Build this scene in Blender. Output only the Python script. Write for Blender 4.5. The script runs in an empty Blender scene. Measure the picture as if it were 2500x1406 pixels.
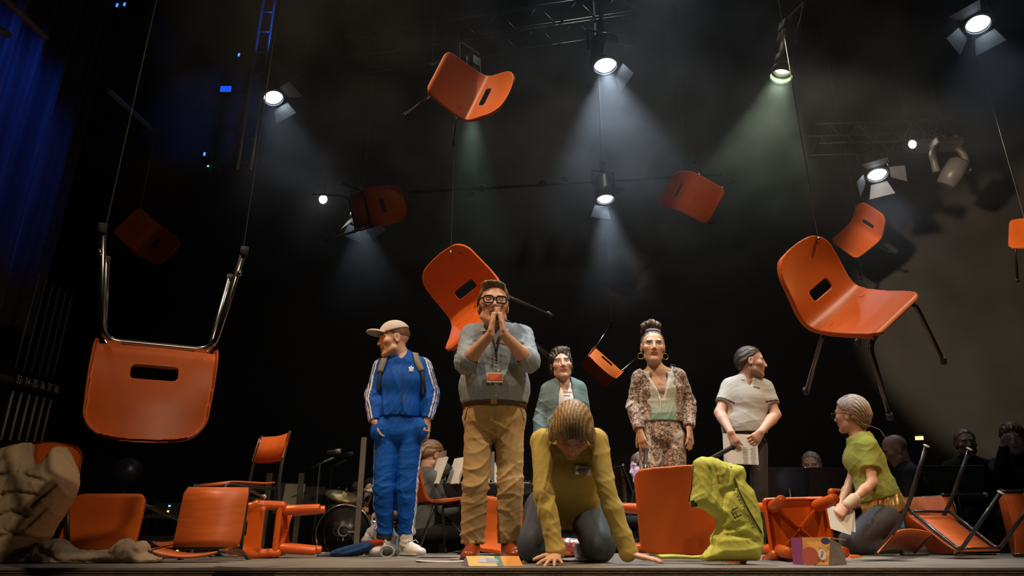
import bpy, math, random
import numpy as np
from mathutils import Matrix, Vector, Euler

# ---------------------------------------------------------------- camera
F_PX, TH, CAMH = 1667.0, math.radians(20.0), 0.125
scene = bpy.context.scene
COL = scene.collection
cam_d = bpy.data.cameras.new('camera'); cam = bpy.data.objects.new('camera', cam_d); COL.objects.link(cam)
cam.location = (0, 0, CAMH); cam.rotation_euler = (math.pi / 2 + TH, 0, 0)
cam_d.sensor_width = 36.0; cam_d.lens = 36.0 * F_PX / 2500.0; cam_d.clip_start = 0.05; cam_d.clip_end = 60
scene.camera = cam
scene.view_settings.view_transform = 'Standard'; scene.view_settings.look = 'None'
scene.view_settings.exposure = 0.0; scene.view_settings.gamma = 1.0; scene.view_settings.use_curve_mapping = False

# ---------------------------------------------------------------- world + stage lights
world = bpy.data.worlds.new('dark_theatre'); scene.world = world; world.use_nodes = True
world.node_tree.nodes['Background'].inputs[0].default_value = (0.5, 0.6, 0.8, 1)
world.node_tree.nodes['Background'].inputs[1].default_value = 0.005

def look_rot(src, dst):
    return (Vector(dst) - Vector(src)).to_track_quat('-Z', 'Y').to_euler()

def spot(name, loc, aim, watts, col, ang, blend=0.3, size=0.12, parent=None):
    d = bpy.data.lights.new(name, 'SPOT'); d.energy = watts; d.color = col
    d.spot_size = math.radians(ang); d.spot_blend = blend; d.shadow_soft_size = size
    o = bpy.data.objects.new(name, d); COL.objects.link(o)
    o.location = loc; o.rotation_euler = look_rot(loc, aim)
    return o

# front-of-house lanterns, then the added fill spots
spot('house_lantern_warm', (-3.4, 1.7, 8.3), (-.1, 4.5, .8), 2150, (1.0, 0.72, 0.45), 34, 0.7, 0.10)
spot('house_lantern_straw', (4.3, .4, 8.3), (1.0, 4.6, .8), 1900, (1.0, 0.80, 0.58), 34, 0.7, 0.10)
spot('front_fill_spot', (.4, -3.2, 5.6), (.7, 4.4, .7), 420, (1.0, 0.74, 0.48), 30, 0.6, 0.12)  # added front fill for the faces, no visible source
spot('left_fill_spot', (2.4, -2.2, 4.2), (-1.95, 3.35, .62), 560, (1.0, 0.76, 0.5), 25, 0.6, 0.10)  # added spot that brightens the far left chairs and coat
spot('high_chair_fill_spot', (3.4, -2.4, 3.2), (2.06, 6.65, 3.68), 800, (1.0, 0.66, 0.38), 5.2, 0.8, 0.08)  # added narrow spot that brightens one high hanging chair
# side booms, amber
spot('boom_lantern_amber', (-5.0, 4.0, 2.4), (0.6, 4.9, 1.3), 180, (1.0, 0.36, 0.08), 40, 0.5, 0.08)
spot('boom_lantern_orange', (5.8, 4.2, 2.6), (1.2, 4.9, 1.2), 150, (1.0, 0.50, 0.18), 40, 0.5, 0.08)
# overhead bar above the proscenium, cool
spot('bar_lantern_cool', (0.1, 3.6, 5.6), (0.2, 4.3, 0.6), 150, (0.72, 0.86, 1.0), 60, 0.6, 0.08)
spot('bar_lantern_cool', (1.3, 4.2, 5.6), (1.5, 4.9, 0.5), 120, (0.80, 0.90, 1.0), 56, 0.6, 0.08)
# blue wash on the side drapes, wash on the back wall
spot('blue_wash_lantern', (-3.4, 6.6, 7.0), (-5.6, 6.35, 4.4), 150, (0.02, 0.10, 1.0), 46, 0.9, 0.1)
spot('wall_fill_spot', (1.4, 6.8, 7.9), (1.6, 9.4, 1.2), 95, (1.0, 0.95, 0.85), 120, 0.9, 0.3)  # added unseen fill that lifts the dark back wall
spot('wall_wash_lantern', (1.0, 3.2, 2.9), (8.0, 9.4, 3.0), 1500, (1.0, 0.80, 0.58), 34, 0.35, 0.1)

# ---------------------------------------------------------------- materials
def _n(nt, t, **kw):
    n = nt.nodes.new(t)
    for k, v in kw.items(): setattr(n, k, v)
    return n

MATS = {}
def mat(name, col=(.5, .5, .5), rough=.6, metal=0.0, var=.12, vscale=9.0, bump=0.0, bscale=60.0, attr=False,
        emit=None, estr=0.0, sheen=0.0, coat=0.0, trans=0.0, stretch=None, alpha=1.0, spec=.5):
    if name in MATS: return MATS[name]
    m = bpy.data.materials.new(name); m.use_nodes = True; nt = m.node_tree
    b = nt.nodes['Principled BSDF']
    b.inputs['Roughness'].default_value = rough; b.inputs['Metallic'].default_value = metal
    b.inputs['Specular IOR Level'].default_value = spec
    if sheen: b.inputs['Sheen Weight'].default_value = sheen
    if coat: b.inputs['Coat Weight'].default_value = coat
    if trans: b.inputs['Transmission Weight'].default_value = trans; b.inputs['IOR'].default_value = 1.45
    if alpha < 1: b.inputs['Alpha'].default_value = alpha
    tc = _n(nt, 'ShaderNodeTexCoord'); no = _n(nt, 'ShaderNodeTexNoise')
    no.inputs['Scale'].default_value = vscale; no.inputs['Detail'].default_value = 4
    src = tc.outputs['Object']
    if stretch:
        mp = _n(nt, 'ShaderNodeMapping'); mp.inputs['Scale'].default_value = stretch
        nt.links.new(src, mp.inputs[0]); src = mp.outputs[0]
    nt.links.new(src, no.inputs['Vector'])
    mr = _n(nt, 'ShaderNodeMapRange'); mr.inputs[3].default_value = 1 - var; mr.inputs[4].default_value = 1 + var
    mr.inputs[1].default_value = .3; mr.inputs[2].default_value = .7
    nt.links.new(no.outputs['Fac'], mr.inputs[0])
    mx = _n(nt, 'ShaderNodeVectorMath', operation='MULTIPLY')
    if attr:
        at = _n(nt, 'ShaderNodeAttribute', attribute_name='Col'); nt.links.new(at.outputs['Color'], mx.inputs[0])
    else:
        mx.inputs[0].default_value = col
    nt.links.new(mr.outputs[0], mx.inputs[1]); nt.links.new(mx.outputs[0], b.inputs['Base Color'])
    if bump:
        n2 = _n(nt, 'ShaderNodeTexNoise'); n2.inputs['Scale'].default_value = bscale; n2.inputs['Detail'].default_value = 3
        nt.links.new(src, n2.inputs['Vector'])
        bp = _n(nt, 'ShaderNodeBump'); bp.inputs['Strength'].default_value = bump; bp.inputs['Distance'].default_value = .01
        nt.links.new(n2.outputs['Fac'], bp.inputs['Height']); nt.links.new(bp.outputs[0], b.inputs['Normal'])
    if emit:
        b.inputs['Emission Color'].default_value = (*emit, 1); b.inputs['Emission Strength'].default_value = estr
    MATS[name] = m
    return m

ORANGE = mat('orange_plastic', (.55, .105, .014), .42, var=.07, vscale=4, bump=.03, bscale=220, spec=.28)
ORANGE2 = mat('glossy_orange_plastic', (.58, .095, .010), .28, var=.06, vscale=5)
ORPLY = mat('orange_plywood', (.55, .11, .018), .45, var=.12, vscale=6, stretch=(1, 8, 1))
CHROME = mat('chromed_tube', (.55, .52, .48), .22, 1.0, var=.1)
BLKTUBE = mat('black_tube', (.02, .019, .018), .28, var=.1, coat=.4)
RUBBER = mat('rubber', (.03, .03, .03), .8)
BLACK = mat('black_paint', (.018, .018, .019), .55)
DARK = mat('dark_metal', (.03, .03, .032), .4, .3)
GREYMET = mat('grey_cast_metal', (.22, .19, .16), .5, .3)
SILVER = mat('barn_door_metal', (.16, .165, .175), .5, .3)
WIRE = mat('steel_wire', (.4, .38, .35), .4, .8)
WHITE = mat('white_paper', (.75, .75, .73), .7, var=.03)
SKIN = mat('skin', rough=.5, attr=True, var=.06, vscale=30, bump=.04, bscale=300)
HAIR = mat('hair', rough=.45, attr=True, var=.30, vscale=60, bump=.25, bscale=120)
CLOTH = mat('woven_cloth', rough=.8, spec=.15, attr=True, var=.07, vscale=14, bump=.05, bscale=260, sheen=.05)
JERSEYM = mat('tracksuit_knit', rough=.6, spec=.15, attr=True, var=.06, vscale=9, bump=.05, bscale=300)
LEATHER = mat('leather', rough=.32, attr=True, var=.18, vscale=22, bump=.05, bscale=160)
NYLON = mat('nylon', rough=.5, spec=.15, attr=True, var=.05, vscale=12, bump=.10, bscale=45)
GOLD = mat('gold', (.9, .55, .18), .25, 1.0)

# ---------------------------------------------------------------- tagging helpers
def rgb(h):
    h = h.lstrip('#'); c = [int(h[i:i + 2], 16) / 255 for i in (0, 2, 4)]
    return tuple(((x + .055) / 1.055) ** 2.4 if x > .04045 else x / 12.92 for x in c)

def tag(o, label=None, cat=None, group=None, kind=None):
    if label: o['label'] = label
    if cat: o['category'] = cat
    if group: o['group'] = group
    if kind: o['kind'] = kind
    return o

def thing(name, label, cat, loc=(0, 0, 0), rot=(0, 0, 0), scale=1.0, group=None):
    o = bpy.data.objects.new(name, None); COL.objects.link(o); o.empty_display_size = .1
    o.location = loc; o.rotation_euler = rot; o.scale = (scale,) * 3
    return tag(o, label, cat, group)

def link(name, me, m, parent=None, loc=None, smooth=True):
    if m is not None and not len(me.materials): me.materials.append(m)
    if smooth and len(me.polygons): me.polygons.foreach_set('use_smooth', np.ones(len(me.polygons), bool))
    o = bpy.data.objects.new(name, me); COL.objects.link(o)
    if parent is not None: o.parent = parent
    if loc is not None: o.location = loc
    return o

def mesh(name, V, Fc, m, parent=None, smooth=True, loc=None):
    me = bpy.data.meshes.new(name)
    me.from_pydata([tuple(map(float, v)) for v in V], [], [tuple(int(i) for i in f) for f in Fc]); me.update()
    return link(name, me, m, parent, loc, smooth)

class MB:
    """collects simple shapes of ONE part"""
    def __init__(s): s.V = []; s.F = []
    def add(s, V, Fc):
        o = len(s.V); s.V += [np.asarray(v, float) for v in V]; s.F += [tuple(i + o for i in f) for f in Fc]; return s
    def box(s, c, d, R=None, taper=1.0):
        c = np.asarray(c, float); d = np.asarray(d, float) / 2; V = []
        for z in (-1, 1):
            k = taper if z > 0 else 1
            for x, y in ((-1, -1), (1, -1), (1, 1), (-1, 1)):
                p = np.array([x * d[0] * k, y * d[1] * k, z * d[2]]); V.append(c + (R @ p if R is not None else p))
        return s.add(V, [(3, 2, 1, 0), (4, 5, 6, 7), (0, 1, 5, 4), (1, 2, 6, 5), (2, 3, 7, 6), (3, 0, 4, 7)])
    def tube(s, pts, r, n=10, caps=True):
        P = [np.asarray(p, float) for p in pts]; rr = r if hasattr(r, '__len__') else [r] * len(P)
        V = []; u = None
        for i, p in enumerate(P):
            t = (P[min(i + 1, len(P) - 1)] - P[max(i - 1, 0)]); t = t / (np.linalg.norm(t) + 1e-12)
            if u is None:
                a = np.array([0, 0, 1.]) if abs(t[2]) < .9 else np.array([1., 0, 0]); u = np.cross(a, t)
            u = u - t * (u @ t); u /= np.linalg.norm(u) + 1e-12; w = np.cross(t, u)
            for k in range(n):
                a = 2 * math.pi * k / n; V.append(p + rr[i] * (math.cos(a) * u + math.sin(a) * w))
        Fc = []
        for i in range(len(P) - 1):
            for k in range(n):
                k2 = (k + 1) % n; Fc.append((i * n + k, i * n + k2, (i + 1) * n + k2, (i + 1) * n + k))
        if caps: Fc += [tuple(range(n))[::-1], tuple((len(P) - 1) * n + k for k in range(n))]
        return s.add(V, Fc)
    def lathe(s, prof, n=24, c=(0, 0, 0), R=None, caps=True):
        c = np.asarray(c, float); V = []
        for r, z in prof:
            for k in range(n):
                a = 2 * math.pi * k / n; p = np.array([r * math.cos(a), r * math.sin(a), z]); V.append(c + (R @ p if R is not None else p))
        Fc = [(i * n + k, i * n + (k + 1) % n, (i + 1) * n + (k + 1) % n, (i + 1) * n + k) for i in range(len(prof) - 1) for k in range(n)]
        if caps and prof[0][0] > 1e-6: Fc.append(tuple(range(n))[::-1])
        if caps and prof[-1][0] > 1e-6: Fc.append(tuple((len(prof) - 1) * n + k for k in range(n)))
        return s.add(V, Fc)
    def prism(s, poly, h0, h1, M=None):
        n = len(poly); V = [(x, y, h0) for x, y in poly] + [(x, y, h1) for x, y in poly]
        if M is not None: V = [M(np.array(v)) for v in V]
        return s.add(V, [tuple(range(n))[::-1], tuple(range(n, 2 * n))] + [(k, (k + 1) % n, n + (k + 1) % n, n + k) for k in range(n)])
    def build(s, name, m, parent=None, smooth=False, base=(0, 0, 0), bevel=0.0, loc=None):
        b = np.asarray(base, float)
        o = mesh(name, [v - b for v in s.V], s.F, m, parent, smooth, loc)
        if bevel:
            md = o.modifiers.new('bevel', 'BEVEL'); md.width = bevel; md.segments = 2; md.limit_method = 'ANGLE'
        return o

def fillet(pts, r, n=6):
    """round the inner corners of a polyline"""
    P = [np.asarray(p, float) for p in pts]; out = [P[0]]
    for i in range(1, len(P) - 1):
        a, b, c = P[i - 1], P[i], P[i + 1]; d1 = (a - b); d2 = (c - b); l1 = np.linalg.norm(d1); l2 = np.linalg.norm(d2)
        k = min(r, l1 * .48, l2 * .48); s = b + d1 / l1 * k; e = b + d2 / l2 * k
        for j in range(n + 1):
            t = j / n; out.append((1 - t) ** 2 * s + 2 * t * (1 - t) * b + t * t * e)
    out.append(P[-1]); return out

def W(px, py, D):
    """the point of the place that lies at stage depth D behind a photograph pixel"""
    u = (px - 1250) / F_PX; v = (703 - py) / F_PX; t = D / (math.cos(TH) - v * math.sin(TH))
    return np.array([u * t, D, CAMH + t * (math.sin(TH) + v * math.cos(TH))])
def proj(P):
    P = np.asarray(P, float) - np.array([0, 0, CAMH]); z = P[..., 1] * math.cos(TH) + P[..., 2] * math.sin(TH)
    y = -P[..., 1] * math.sin(TH) + P[..., 2] * math.cos(TH)
    return 1250 + F_PX * P[..., 0] / z, 703 - F_PX * y / z
def unit(v): v = np.asarray(v, float); return v / (np.linalg.norm(v) + 1e-12)
def frame(fwd, up=(0, 0, 1)):
    f = unit(fwd); r = unit(np.cross(f, up)); return np.stack([r, f, np.cross(r, f)], 1)   # columns right, forward, up

# ---------------------------------------------------------------- signed-distance modelling
class Sdf:
    def __init__(s): s.p = []
    def _a(s, fn, lo, hi, k, op): s.p.append((fn, np.asarray(lo, float), np.asarray(hi, float), k, op)); return s
    def cone(s, a, b, ra, rb, k=.02, op='add'):
        a = np.asarray(a, float); b = np.asarray(b, float); d = b - a; L2 = d @ d + 1e-12
        def fn(X, Y, Z):
            t = np.clip(((X - a[0]) * d[0] + (Y - a[1]) * d[1] + (Z - a[2]) * d[2]) / L2, 0, 1)
            return np.sqrt((X - a[0] - t * d[0]) ** 2 + (Y - a[1] - t * d[1]) ** 2 + (Z - a[2] - t * d[2]) ** 2) - (ra + t * (rb - ra))
        r = max(ra, rb); return s._a(fn, np.minimum(a, b) - r, np.maximum(a, b) + r, k, op)
    def chain(s, pts, rs, k=.02):
        for i in range(len(pts) - 1): s.cone(pts[i], pts[i + 1], rs[i], rs[i + 1], k)
        return s
    def flat(s, a, b, side, r0, r1, k=.03, op='add'):
        a = np.asarray(a, float); b = np.asarray(b, float); w = b - a; L = np.linalg.norm(w) + 1e-9; w = w / L
        u = np.asarray(side, float); u = unit(u - w * (u @ w)); v = np.cross(w, u)
        def fn(X, Y, Z):
            x = X - a[0]; y = Y - a[1]; z = Z - a[2]; h = x * w[0] + y * w[1] + z * w[2]; t = np.clip(h / L, 0, 1)
            rx = r0[0] + t * (r1[0] - r0[0]); ry = r0[1] + t * (r1[1] - r0[1]); rm = np.minimum(rx, ry)
            q = np.sqrt(((x * u[0] + y * u[1] + z * u[2]) / rx) ** 2 + ((x * v[0] + y * v[1] + z * v[2]) / ry) ** 2 + ((h - t * L) / rm) ** 2)
            return (q - 1) * rm
        r = max(*r0, *r1); return s._a(fn, np.minimum(a, b) - r, np.maximum(a, b) + r, k, op)
    def ell(s, c, r, R=None, k=.02, op='add'):
        c = np.asarray(c, float); r = np.asarray(r, float) * np.ones(3); R = np.eye(3) if R is None else R; rm = r.min()
        def fn(X, Y, Z):
            x = X - c[0]; y = Y - c[1]; z = Z - c[2]
            q = sum(((x * R[0, i] + y * R[1, i] + z * R[2, i]) / r[i]) ** 2 for i in range(3))
            return (np.sqrt(q) - 1) * rm
        e = np.sqrt(((R * r) ** 2).sum(1)); return s._a(fn, c - e, c + e, k, op)
    def rbox(s, c, h, rad, R=None, k=.01, op='add'):
        c = np.asarray(c, float); h = np.asarray(h, float) - rad; R = np.eye(3) if R is None else R
        def fn(X, Y, Z):
            x = X - c[0]; y = Y - c[1]; z = Z - c[2]
            q = [np.abs(x * R[0, i] + y * R[1, i] + z * R[2, i]) - h[i] for i in range(3)]
            return np.sqrt(sum(np.maximum(a, 0) ** 2 for a in q)) + np.minimum(np.maximum(np.maximum(q[0], q[1]), q[2]), 0) - rad
        e = np.abs(R * (h + rad)).sum(1); return s._a(fn, c - e, c + e, k, op)
    def cut(s, pt, n, c=None, r=9.0, k=.006):
        """remove the side n points to, inside the ball (c, r)"""
        pt = np.asarray(pt, float); n = unit(n); c = pt if c is None else np.asarray(c, float)
        def fn(X, Y, Z):
            d = (X - pt[0]) * n[0] + (Y - pt[1]) * n[1] + (Z - pt[2]) * n[2]
            if r < 8: d = np.where((X - c[0]) ** 2 + (Y - c[1]) ** 2 + (Z - c[2]) ** 2 < r * r, d, -1)
            return -d
        return s._a(fn, c - r, c + r, k, 'sub')

def smin(a, b, k):
    if k <= 0: return np.minimum(a, b)
    h = np.maximum(k - np.abs(a - b), 0) / k
    return np.minimum(a, b) - h * h * k * .25

def sdf_mesh(S, step, fine=None):
    adds = [p for p in S.p if p[4] == 'add']; m = 2.5 * step
    lo = np.min([p[1] for p in adds], 0) - m; hi = np.max([p[2] for p in adds], 0) + m
    ax = []
    for i in range(3):
        if not fine: ax.append(np.arange(lo[i], hi[i] + step, step)); continue
        x = lo[i]; a = [x]
        while x < hi[i]:
            st = step
            for fl, fh, fs in fine:
                if fl[i] - step < x < fh[i]: st = min(st, fs)
            x += st; a.append(x)
        ax.append(np.array(a))
    xs, ys, zs = [a.astype(np.float32) for a in ax]
    Fv = np.full((len(xs), len(ys), len(zs)), .06, np.float32)
    for fn, l, h, k, op in S.p:
        g = k * 1.1 + 3 * step
        i0, i1 = np.searchsorted(xs, [l[0] - g, h[0] + g]); j0, j1 = np.searchsorted(ys, [l[1] - g, h[1] + g]); k0, k1 = np.searchsorted(zs, [l[2] - g, h[2] + g])
        if i1 <= i0 or j1 <= j0 or k1 <= k0: continue
        sl = (slice(i0, i1), slice(j0, j1), slice(k0, k1))
        d = fn(xs[i0:i1, None, None], ys[None, j0:j1, None], zs[None, None, k0:k1]).astype(np.float32)
        Fv[sl] = smin(Fv[sl], d, k) if op == 'add' else -smin(-Fv[sl], d, k)
    return surfnets(Fv, xs, ys, zs)

def surfnets(Fv, xs, ys, zs):
    S = Fv < 0; c = np.zeros(tuple(n - 1 for n in S.shape), np.int8)
    for dx in (0, 1):
        for dy in (0, 1):
            for dz in (0, 1):
                c += S[dx:S.shape[0] - 1 + dx, dy:S.shape[1] - 1 + dy, dz:S.shape[2] - 1 + dz]
    mixed = (c > 0) & (c < 8); idx = np.full(mixed.shape, -1, np.int32)
    I = np.argwhere(mixed); n = len(I); idx[mixed] = np.arange(n)
    acc = np.zeros((n, 3)); cnt = np.zeros(n); X = [xs, ys, zs]
    for ax in range(3):
        o1, o2 = [a for a in range(3) if a != ax]
        for b1 in (0, 1):
            for b2 in (0, 1):
                A = I.copy(); A[:, o1] += b1; A[:, o2] += b2; B = A.copy(); B[:, ax] += 1
                fa = Fv[A[:, 0], A[:, 1], A[:, 2]]; fb = Fv[B[:, 0], B[:, 1], B[:, 2]]; mk = (fa < 0) != (fb < 0)
                t = np.where(mk, fa / np.where(mk, fa - fb, 1), 0)
                P = np.empty((n, 3))
                P[:, ax] = X[ax][A[:, ax]] + t * (X[ax][B[:, ax]] - X[ax][A[:, ax]]); P[:, o1] = X[o1][A[:, o1]]; P[:, o2] = X[o2][A[:, o2]]
                acc += P * mk[:, None]; cnt += mk
    V = acc / np.maximum(cnt, 1)[:, None]
    Q = []
    for ax in range(3):
        o1, o2 = (ax + 1) % 3, (ax + 2) % 3
        sa = [slice(None)] * 3; sb = [slice(None)] * 3; sa[ax] = slice(0, -1); sb[ax] = slice(1, None)
        ch = S[tuple(sa)] != S[tuple(sb)]; E = np.argwhere(ch)
        ok = (E[:, o1] > 0) & (E[:, o2] > 0) & (E[:, o1] < S.shape[o1] - 1) & (E[:, o2] < S.shape[o2] - 1); E = E[ok]
        ins = S[E[:, 0], E[:, 1], E[:, 2]]
        def cell(d1, d2):
            G = E.copy(); G[:, o1] += d1; G[:, o2] += d2; return idx[G[:, 0], G[:, 1], G[:, 2]]
        q = np.stack([cell(-1, -1), cell(0, -1), cell(0, 0), cell(-1, 0)], 1)
        q[~ins] = q[~ins][:, ::-1]; Q.append(q)
    return V, np.concatenate(Q)

def vnormals(V, Q):
    fn = np.cross(V[Q[:, 2]] - V[Q[:, 0]], V[Q[:, 3]] - V[Q[:, 1]]); N = np.zeros_like(V)
    for i in range(4): np.add.at(N, Q[:, i], fn)
    return N / (np.linalg.norm(N, axis=1, keepdims=True) + 1e-12)

def raw_mesh(name, V, Q, m, parent=None, base=(0, 0, 0), colors=None):
    me = bpy.data.meshes.new(name); nq = len(Q); k = Q.shape[1]
    me.vertices.add(len(V)); me.vertices.foreach_set('co', (V - np.asarray(base)).astype(np.float32).ravel())
    me.loops.add(nq * k); me.loops.foreach_set('vertex_index', Q.astype(np.int32).ravel())
    me.polygons.add(nq); me.polygons.foreach_set('loop_start', np.arange(0, nq * k, k, dtype=np.int32))
    me.polygons.foreach_set('loop_total', np.full(nq, k, np.int32))
    me.update(calc_edges=True); me.validate()
    if colors is not None:
        a = me.color_attributes.new('Col', 'FLOAT_COLOR', 'POINT')
        a.data.foreach_set('color', np.concatenate([colors, np.ones((len(V), 1))], 1).astype(np.float32).ravel())
    return link(name, me, m, parent)

def smooth_pass(V, Q, it=1, lam=.5):
    for _ in range(it):
        A = np.zeros_like(V); c = np.zeros(len(V))
        for i in range(4):
            a, b = Q[:, i], Q[:, (i + 1) % 4]; np.add.at(A, a, V[b]); np.add.at(c, a, 1); np.add.at(A, b, V[a]); np.add.at(c, b, 1)
        V = V + lam * (A / np.maximum(c, 1)[:, None] - V)
    return V

def build(name, S, step, m, parent, base, col=(.5, .5, .5), disp=None, fine=None, sm=1):
    V, Q = sdf_mesh(S, step, fine)
    if sm: V = smooth_pass(V, Q, sm)
    N = vnormals(V, Q)
    if disp is not None:
        V = V + N * disp(V, N)[:, None]; N = vnormals(V, Q)
    C = col(V, N) if callable(col) else np.tile(np.asarray(col, float), (len(V), 1))
    o = raw_mesh(name, V, Q, m, parent, base, C)
    return o, V, N

def folds(amp, fr=14.0, seed=0, hot=(), bias=None, base=.35):
    """cloth folds: warped ridges on two scales, strong near the 'hot' joints"""
    r = np.random.default_rng(seed)
    def waves(n, f):
        return [(unit(r.normal(size=3) * (1 if bias is None else np.asarray(bias))) * f * r.uniform(.8, 1.3), r.uniform(0, 6), r.normal(size=3) * f * .30, r.uniform(0, 6), r.normal(size=3) * f * .35, r.uniform(0, 6)) for _ in range(n)]
    K = waves(5, fr); K2 = waves(5, fr * 1.9)
    def fn(V, N):
        w = np.full(len(V), base)
        for c, rad, a in hot: w = np.maximum(w, a * np.exp(-((V - np.asarray(c)) ** 2).sum(1) / rad ** 2))
        o = np.zeros(len(V))
        for KK, g in ((K, 1.0), (K2, .45)):
            ms = 1e-6; oo = 0
            for d, p, d2, p2, d3, p3 in KK:                     # one fold direction rules each patch of cloth
                x = 2.1 * (V @ d) + p + 2.4 * np.sin(V @ d2 + p2); m = np.exp(3.2 * np.sin(V @ d3 + p3))
                oo = oo + m * ((1 - np.abs(np.sin(x))) ** 2.2 - .25); ms = ms + m
            o += g * oo / ms
        return 1.35 * amp * w * o
    return fn

def on_surf(V, N, px, py, off=.004):
    """point on a built surface seen at a photograph pixel"""
    x, y = proj(V); tocam = -(N * (V - np.array([0, 0, CAMH]))).sum(1) > 0
    d = np.hypot(x - px, y - py) + np.where(tocam, 0, 1e4); k = np.argsort(d)[:6]
    k = k[np.argmin(V[k][:, 1])]
    return V[k] + N[k] * off, N[k]

def text_mesh(name, body, size, m, parent, loc, R, depth=.0006, align='CENTER'):
    cu = bpy.data.curves.new(name, 'FONT'); cu.body = body; cu.size = size; cu.extrude = depth; cu.align_x = align; cu.align_y = 'CENTER'
    cu.resolution_u = 2
    tmp = bpy.data.objects.new(name + '_c', cu); me = bpy.data.meshes.new_from_object(tmp); bpy.data.objects.remove(tmp)
    o = link(name, me, m, parent, smooth=False)
    o.matrix_local = Matrix.Translation(Vector(loc)) @ Matrix([list(r) for r in R]).to_4x4()
    return o
def plate_R(n, up=(0, 0, 1)):
    z = unit(n); x = unit(np.cross(up, z)); return np.stack([x, np.cross(z, x), z], 1)
# ================================================================ SETTING
PLY = mat('worn_plywood', (.20, .175, .145), .75, var=.28, vscale=3.2, bump=.12, bscale=30, stretch=(1, 5, 1))
PLYEDGE = mat('plywood_edge', (.20, .155, .10), .8, var=.35, vscale=8, bump=.3, bscale=40, stretch=(1, 1, 12))
PLYDARK = mat('plywood_glue_line', (.06, .045, .03), .85, var=.3, vscale=9)
STAGEBLK = mat('black_stage_paint', (.02, .02, .021), .5, var=.3, vscale=3)
WALL = mat('dark_plaster_wall', (.06, .056, .05), .85, var=.22, vscale=1.3, bump=.1, bscale=20)
BLKWALL = mat('black_wall', (.012, .012, .013), .9)
Y0, Y1 = 3.14, 5.85
fl = MB().box((0, (Y0 + Y1) / 2, -.003), (12.4, Y1 - Y0, .006)).build('floor', PLY); tag(fl, 'worn grey brown plywood stage platform under the actors', 'floor', kind='structure')
rnd = random.Random(4)
for i in range(6):
    back = [.0, .006, .001, .008, .002, .010][i]
    MB().box((0, (Y0 + back + Y1) / 2, -.0085 - i * .005), (12.4, Y1 - Y0 - back, .0049)).build('ply_layer', PLYEDGE if i % 2 == 0 else PLYDARK, fl)
tag(MB().box((0, Y0 + .06, -.52), (12.4, .08, .96)).build('wall_stage_front', BLKWALL), kind='structure')
tag(MB().box((1.6, 7.6, -.31), (15.4, 3.56, .02)).build('floor_upstage', STAGEBLK), kind='structure')
tag(MB().box((1.6, 1.0, -1.01), (15.4, 14, .02)).build('floor_auditorium', STAGEBLK), kind='structure')
tag(MB().box((1.6, 9.5, 3.6), (15.4, .1, 9.2)).build('wall_back', WALL), kind='structure')
tag(MB().box((-6.05, 6.0, 3.6), (.1, 7.0, 9.2)).build('wall_left', BLKWALL), kind='structure')
tag(MB().box((9.3, 6.0, 3.6), (.1, 7.0, 9.2)).build('wall_right', BLKWALL), kind='structure')
tag(MB().box((1.6, 6.0, 8.2), (15.4, 7.0, .1)).build('ceiling', BLKWALL), kind='structure')

# side drape, pleated
DRAPE = mat('black_velvet_drape', (.10, .10, .11), .6, var=.5, vscale=2.0, stretch=(1, 9, .25), sheen=.4)
def drape(name, y0, y1, z0, z1, x, label):
    n = int((y1 - y0) / .018); V = []; Fc = []; r = np.random.default_rng(3); ph = np.cumsum(r.uniform(.12, .42, n + 1))
    for i in range(n + 1):
        y = y0 + (y1 - y0) * i / n; a = .5 + .5 * math.sin(ph[i] * .13)
        for j in range(7):
            z = z0 + (z1 - z0) * j / 6; V.append((x + (.035 + .05 * a) * math.sin(ph[i] + .25 * math.sin(j * .8)), y, z))
    for i in range(n):
        for j in range(6): k = i * 7 + j; Fc.append((k, k + 1, k + 8, k + 7))
    o = mesh(name, V, Fc, DRAPE); md = o.modifiers.new('t', 'SOLIDIFY'); md.thickness = .006
    return tag(o, label, 'curtain')
drape('side_curtain', 3.2, 7.75, 2.35, 7.9, -5.65, 'tall pleated black side curtain washed with blue light')

# ---------------------------------------------------------------- haze
hz = MB().box((1.0, 6.5, 3.9), (10.2, 5.0, 3.6)).build('stage_haze', None)
tag(hz, 'drifting pale stage haze caught in the lamp beams', 'haze', kind='stuff')
hm = bpy.data.materials.new('haze'); hm.use_nodes = True; nt = hm.node_tree; nt.nodes.remove(nt.nodes['Principled BSDF'])
vs = _n(nt, 'ShaderNodeVolumeScatter'); vs.inputs['Anisotropy'].default_value = .45; vs.inputs['Color'].default_value = (.9, .95, 1, 1)
tc = _n(nt, 'ShaderNodeTexCoord'); nz = _n(nt, 'ShaderNodeTexNoise'); nz.inputs['Scale'].default_value = 1.7; nz.inputs['Detail'].default_value = 3; nz.inputs['Distortion'].default_value = .7
nt.links.new(tc.outputs['Object'], nz.inputs['Vector'])
r1 = _n(nt, 'ShaderNodeMapRange'); r1.inputs[1].default_value = .40; r1.inputs[2].default_value = .64; r1.inputs[3].default_value = .08; r1.inputs[4].default_value = 1.0
nt.links.new(nz.outputs['Fac'], r1.inputs[0])
sx = _n(nt, 'ShaderNodeSeparateXYZ'); nt.links.new(tc.outputs['Object'], sx.inputs[0])
r2 = _n(nt, 'ShaderNodeMapRange'); r2.interpolation_type = 'SMOOTHSTEP'
r2.inputs[1].default_value = 2.45; r2.inputs[2].default_value = 4.1; nt.links.new(sx.outputs['Z'], r2.inputs[0])
m1 = _n(nt, 'ShaderNodeMath', operation='MULTIPLY'); nt.links.new(r1.outputs[0], m1.inputs[0]); nt.links.new(r2.outputs[0], m1.inputs[1])
m2 = _n(nt, 'ShaderNodeMath', operation='MULTIPLY'); m2.inputs[1].default_value = .075; nt.links.new(m1.outputs[0], m2.inputs[0])
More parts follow.
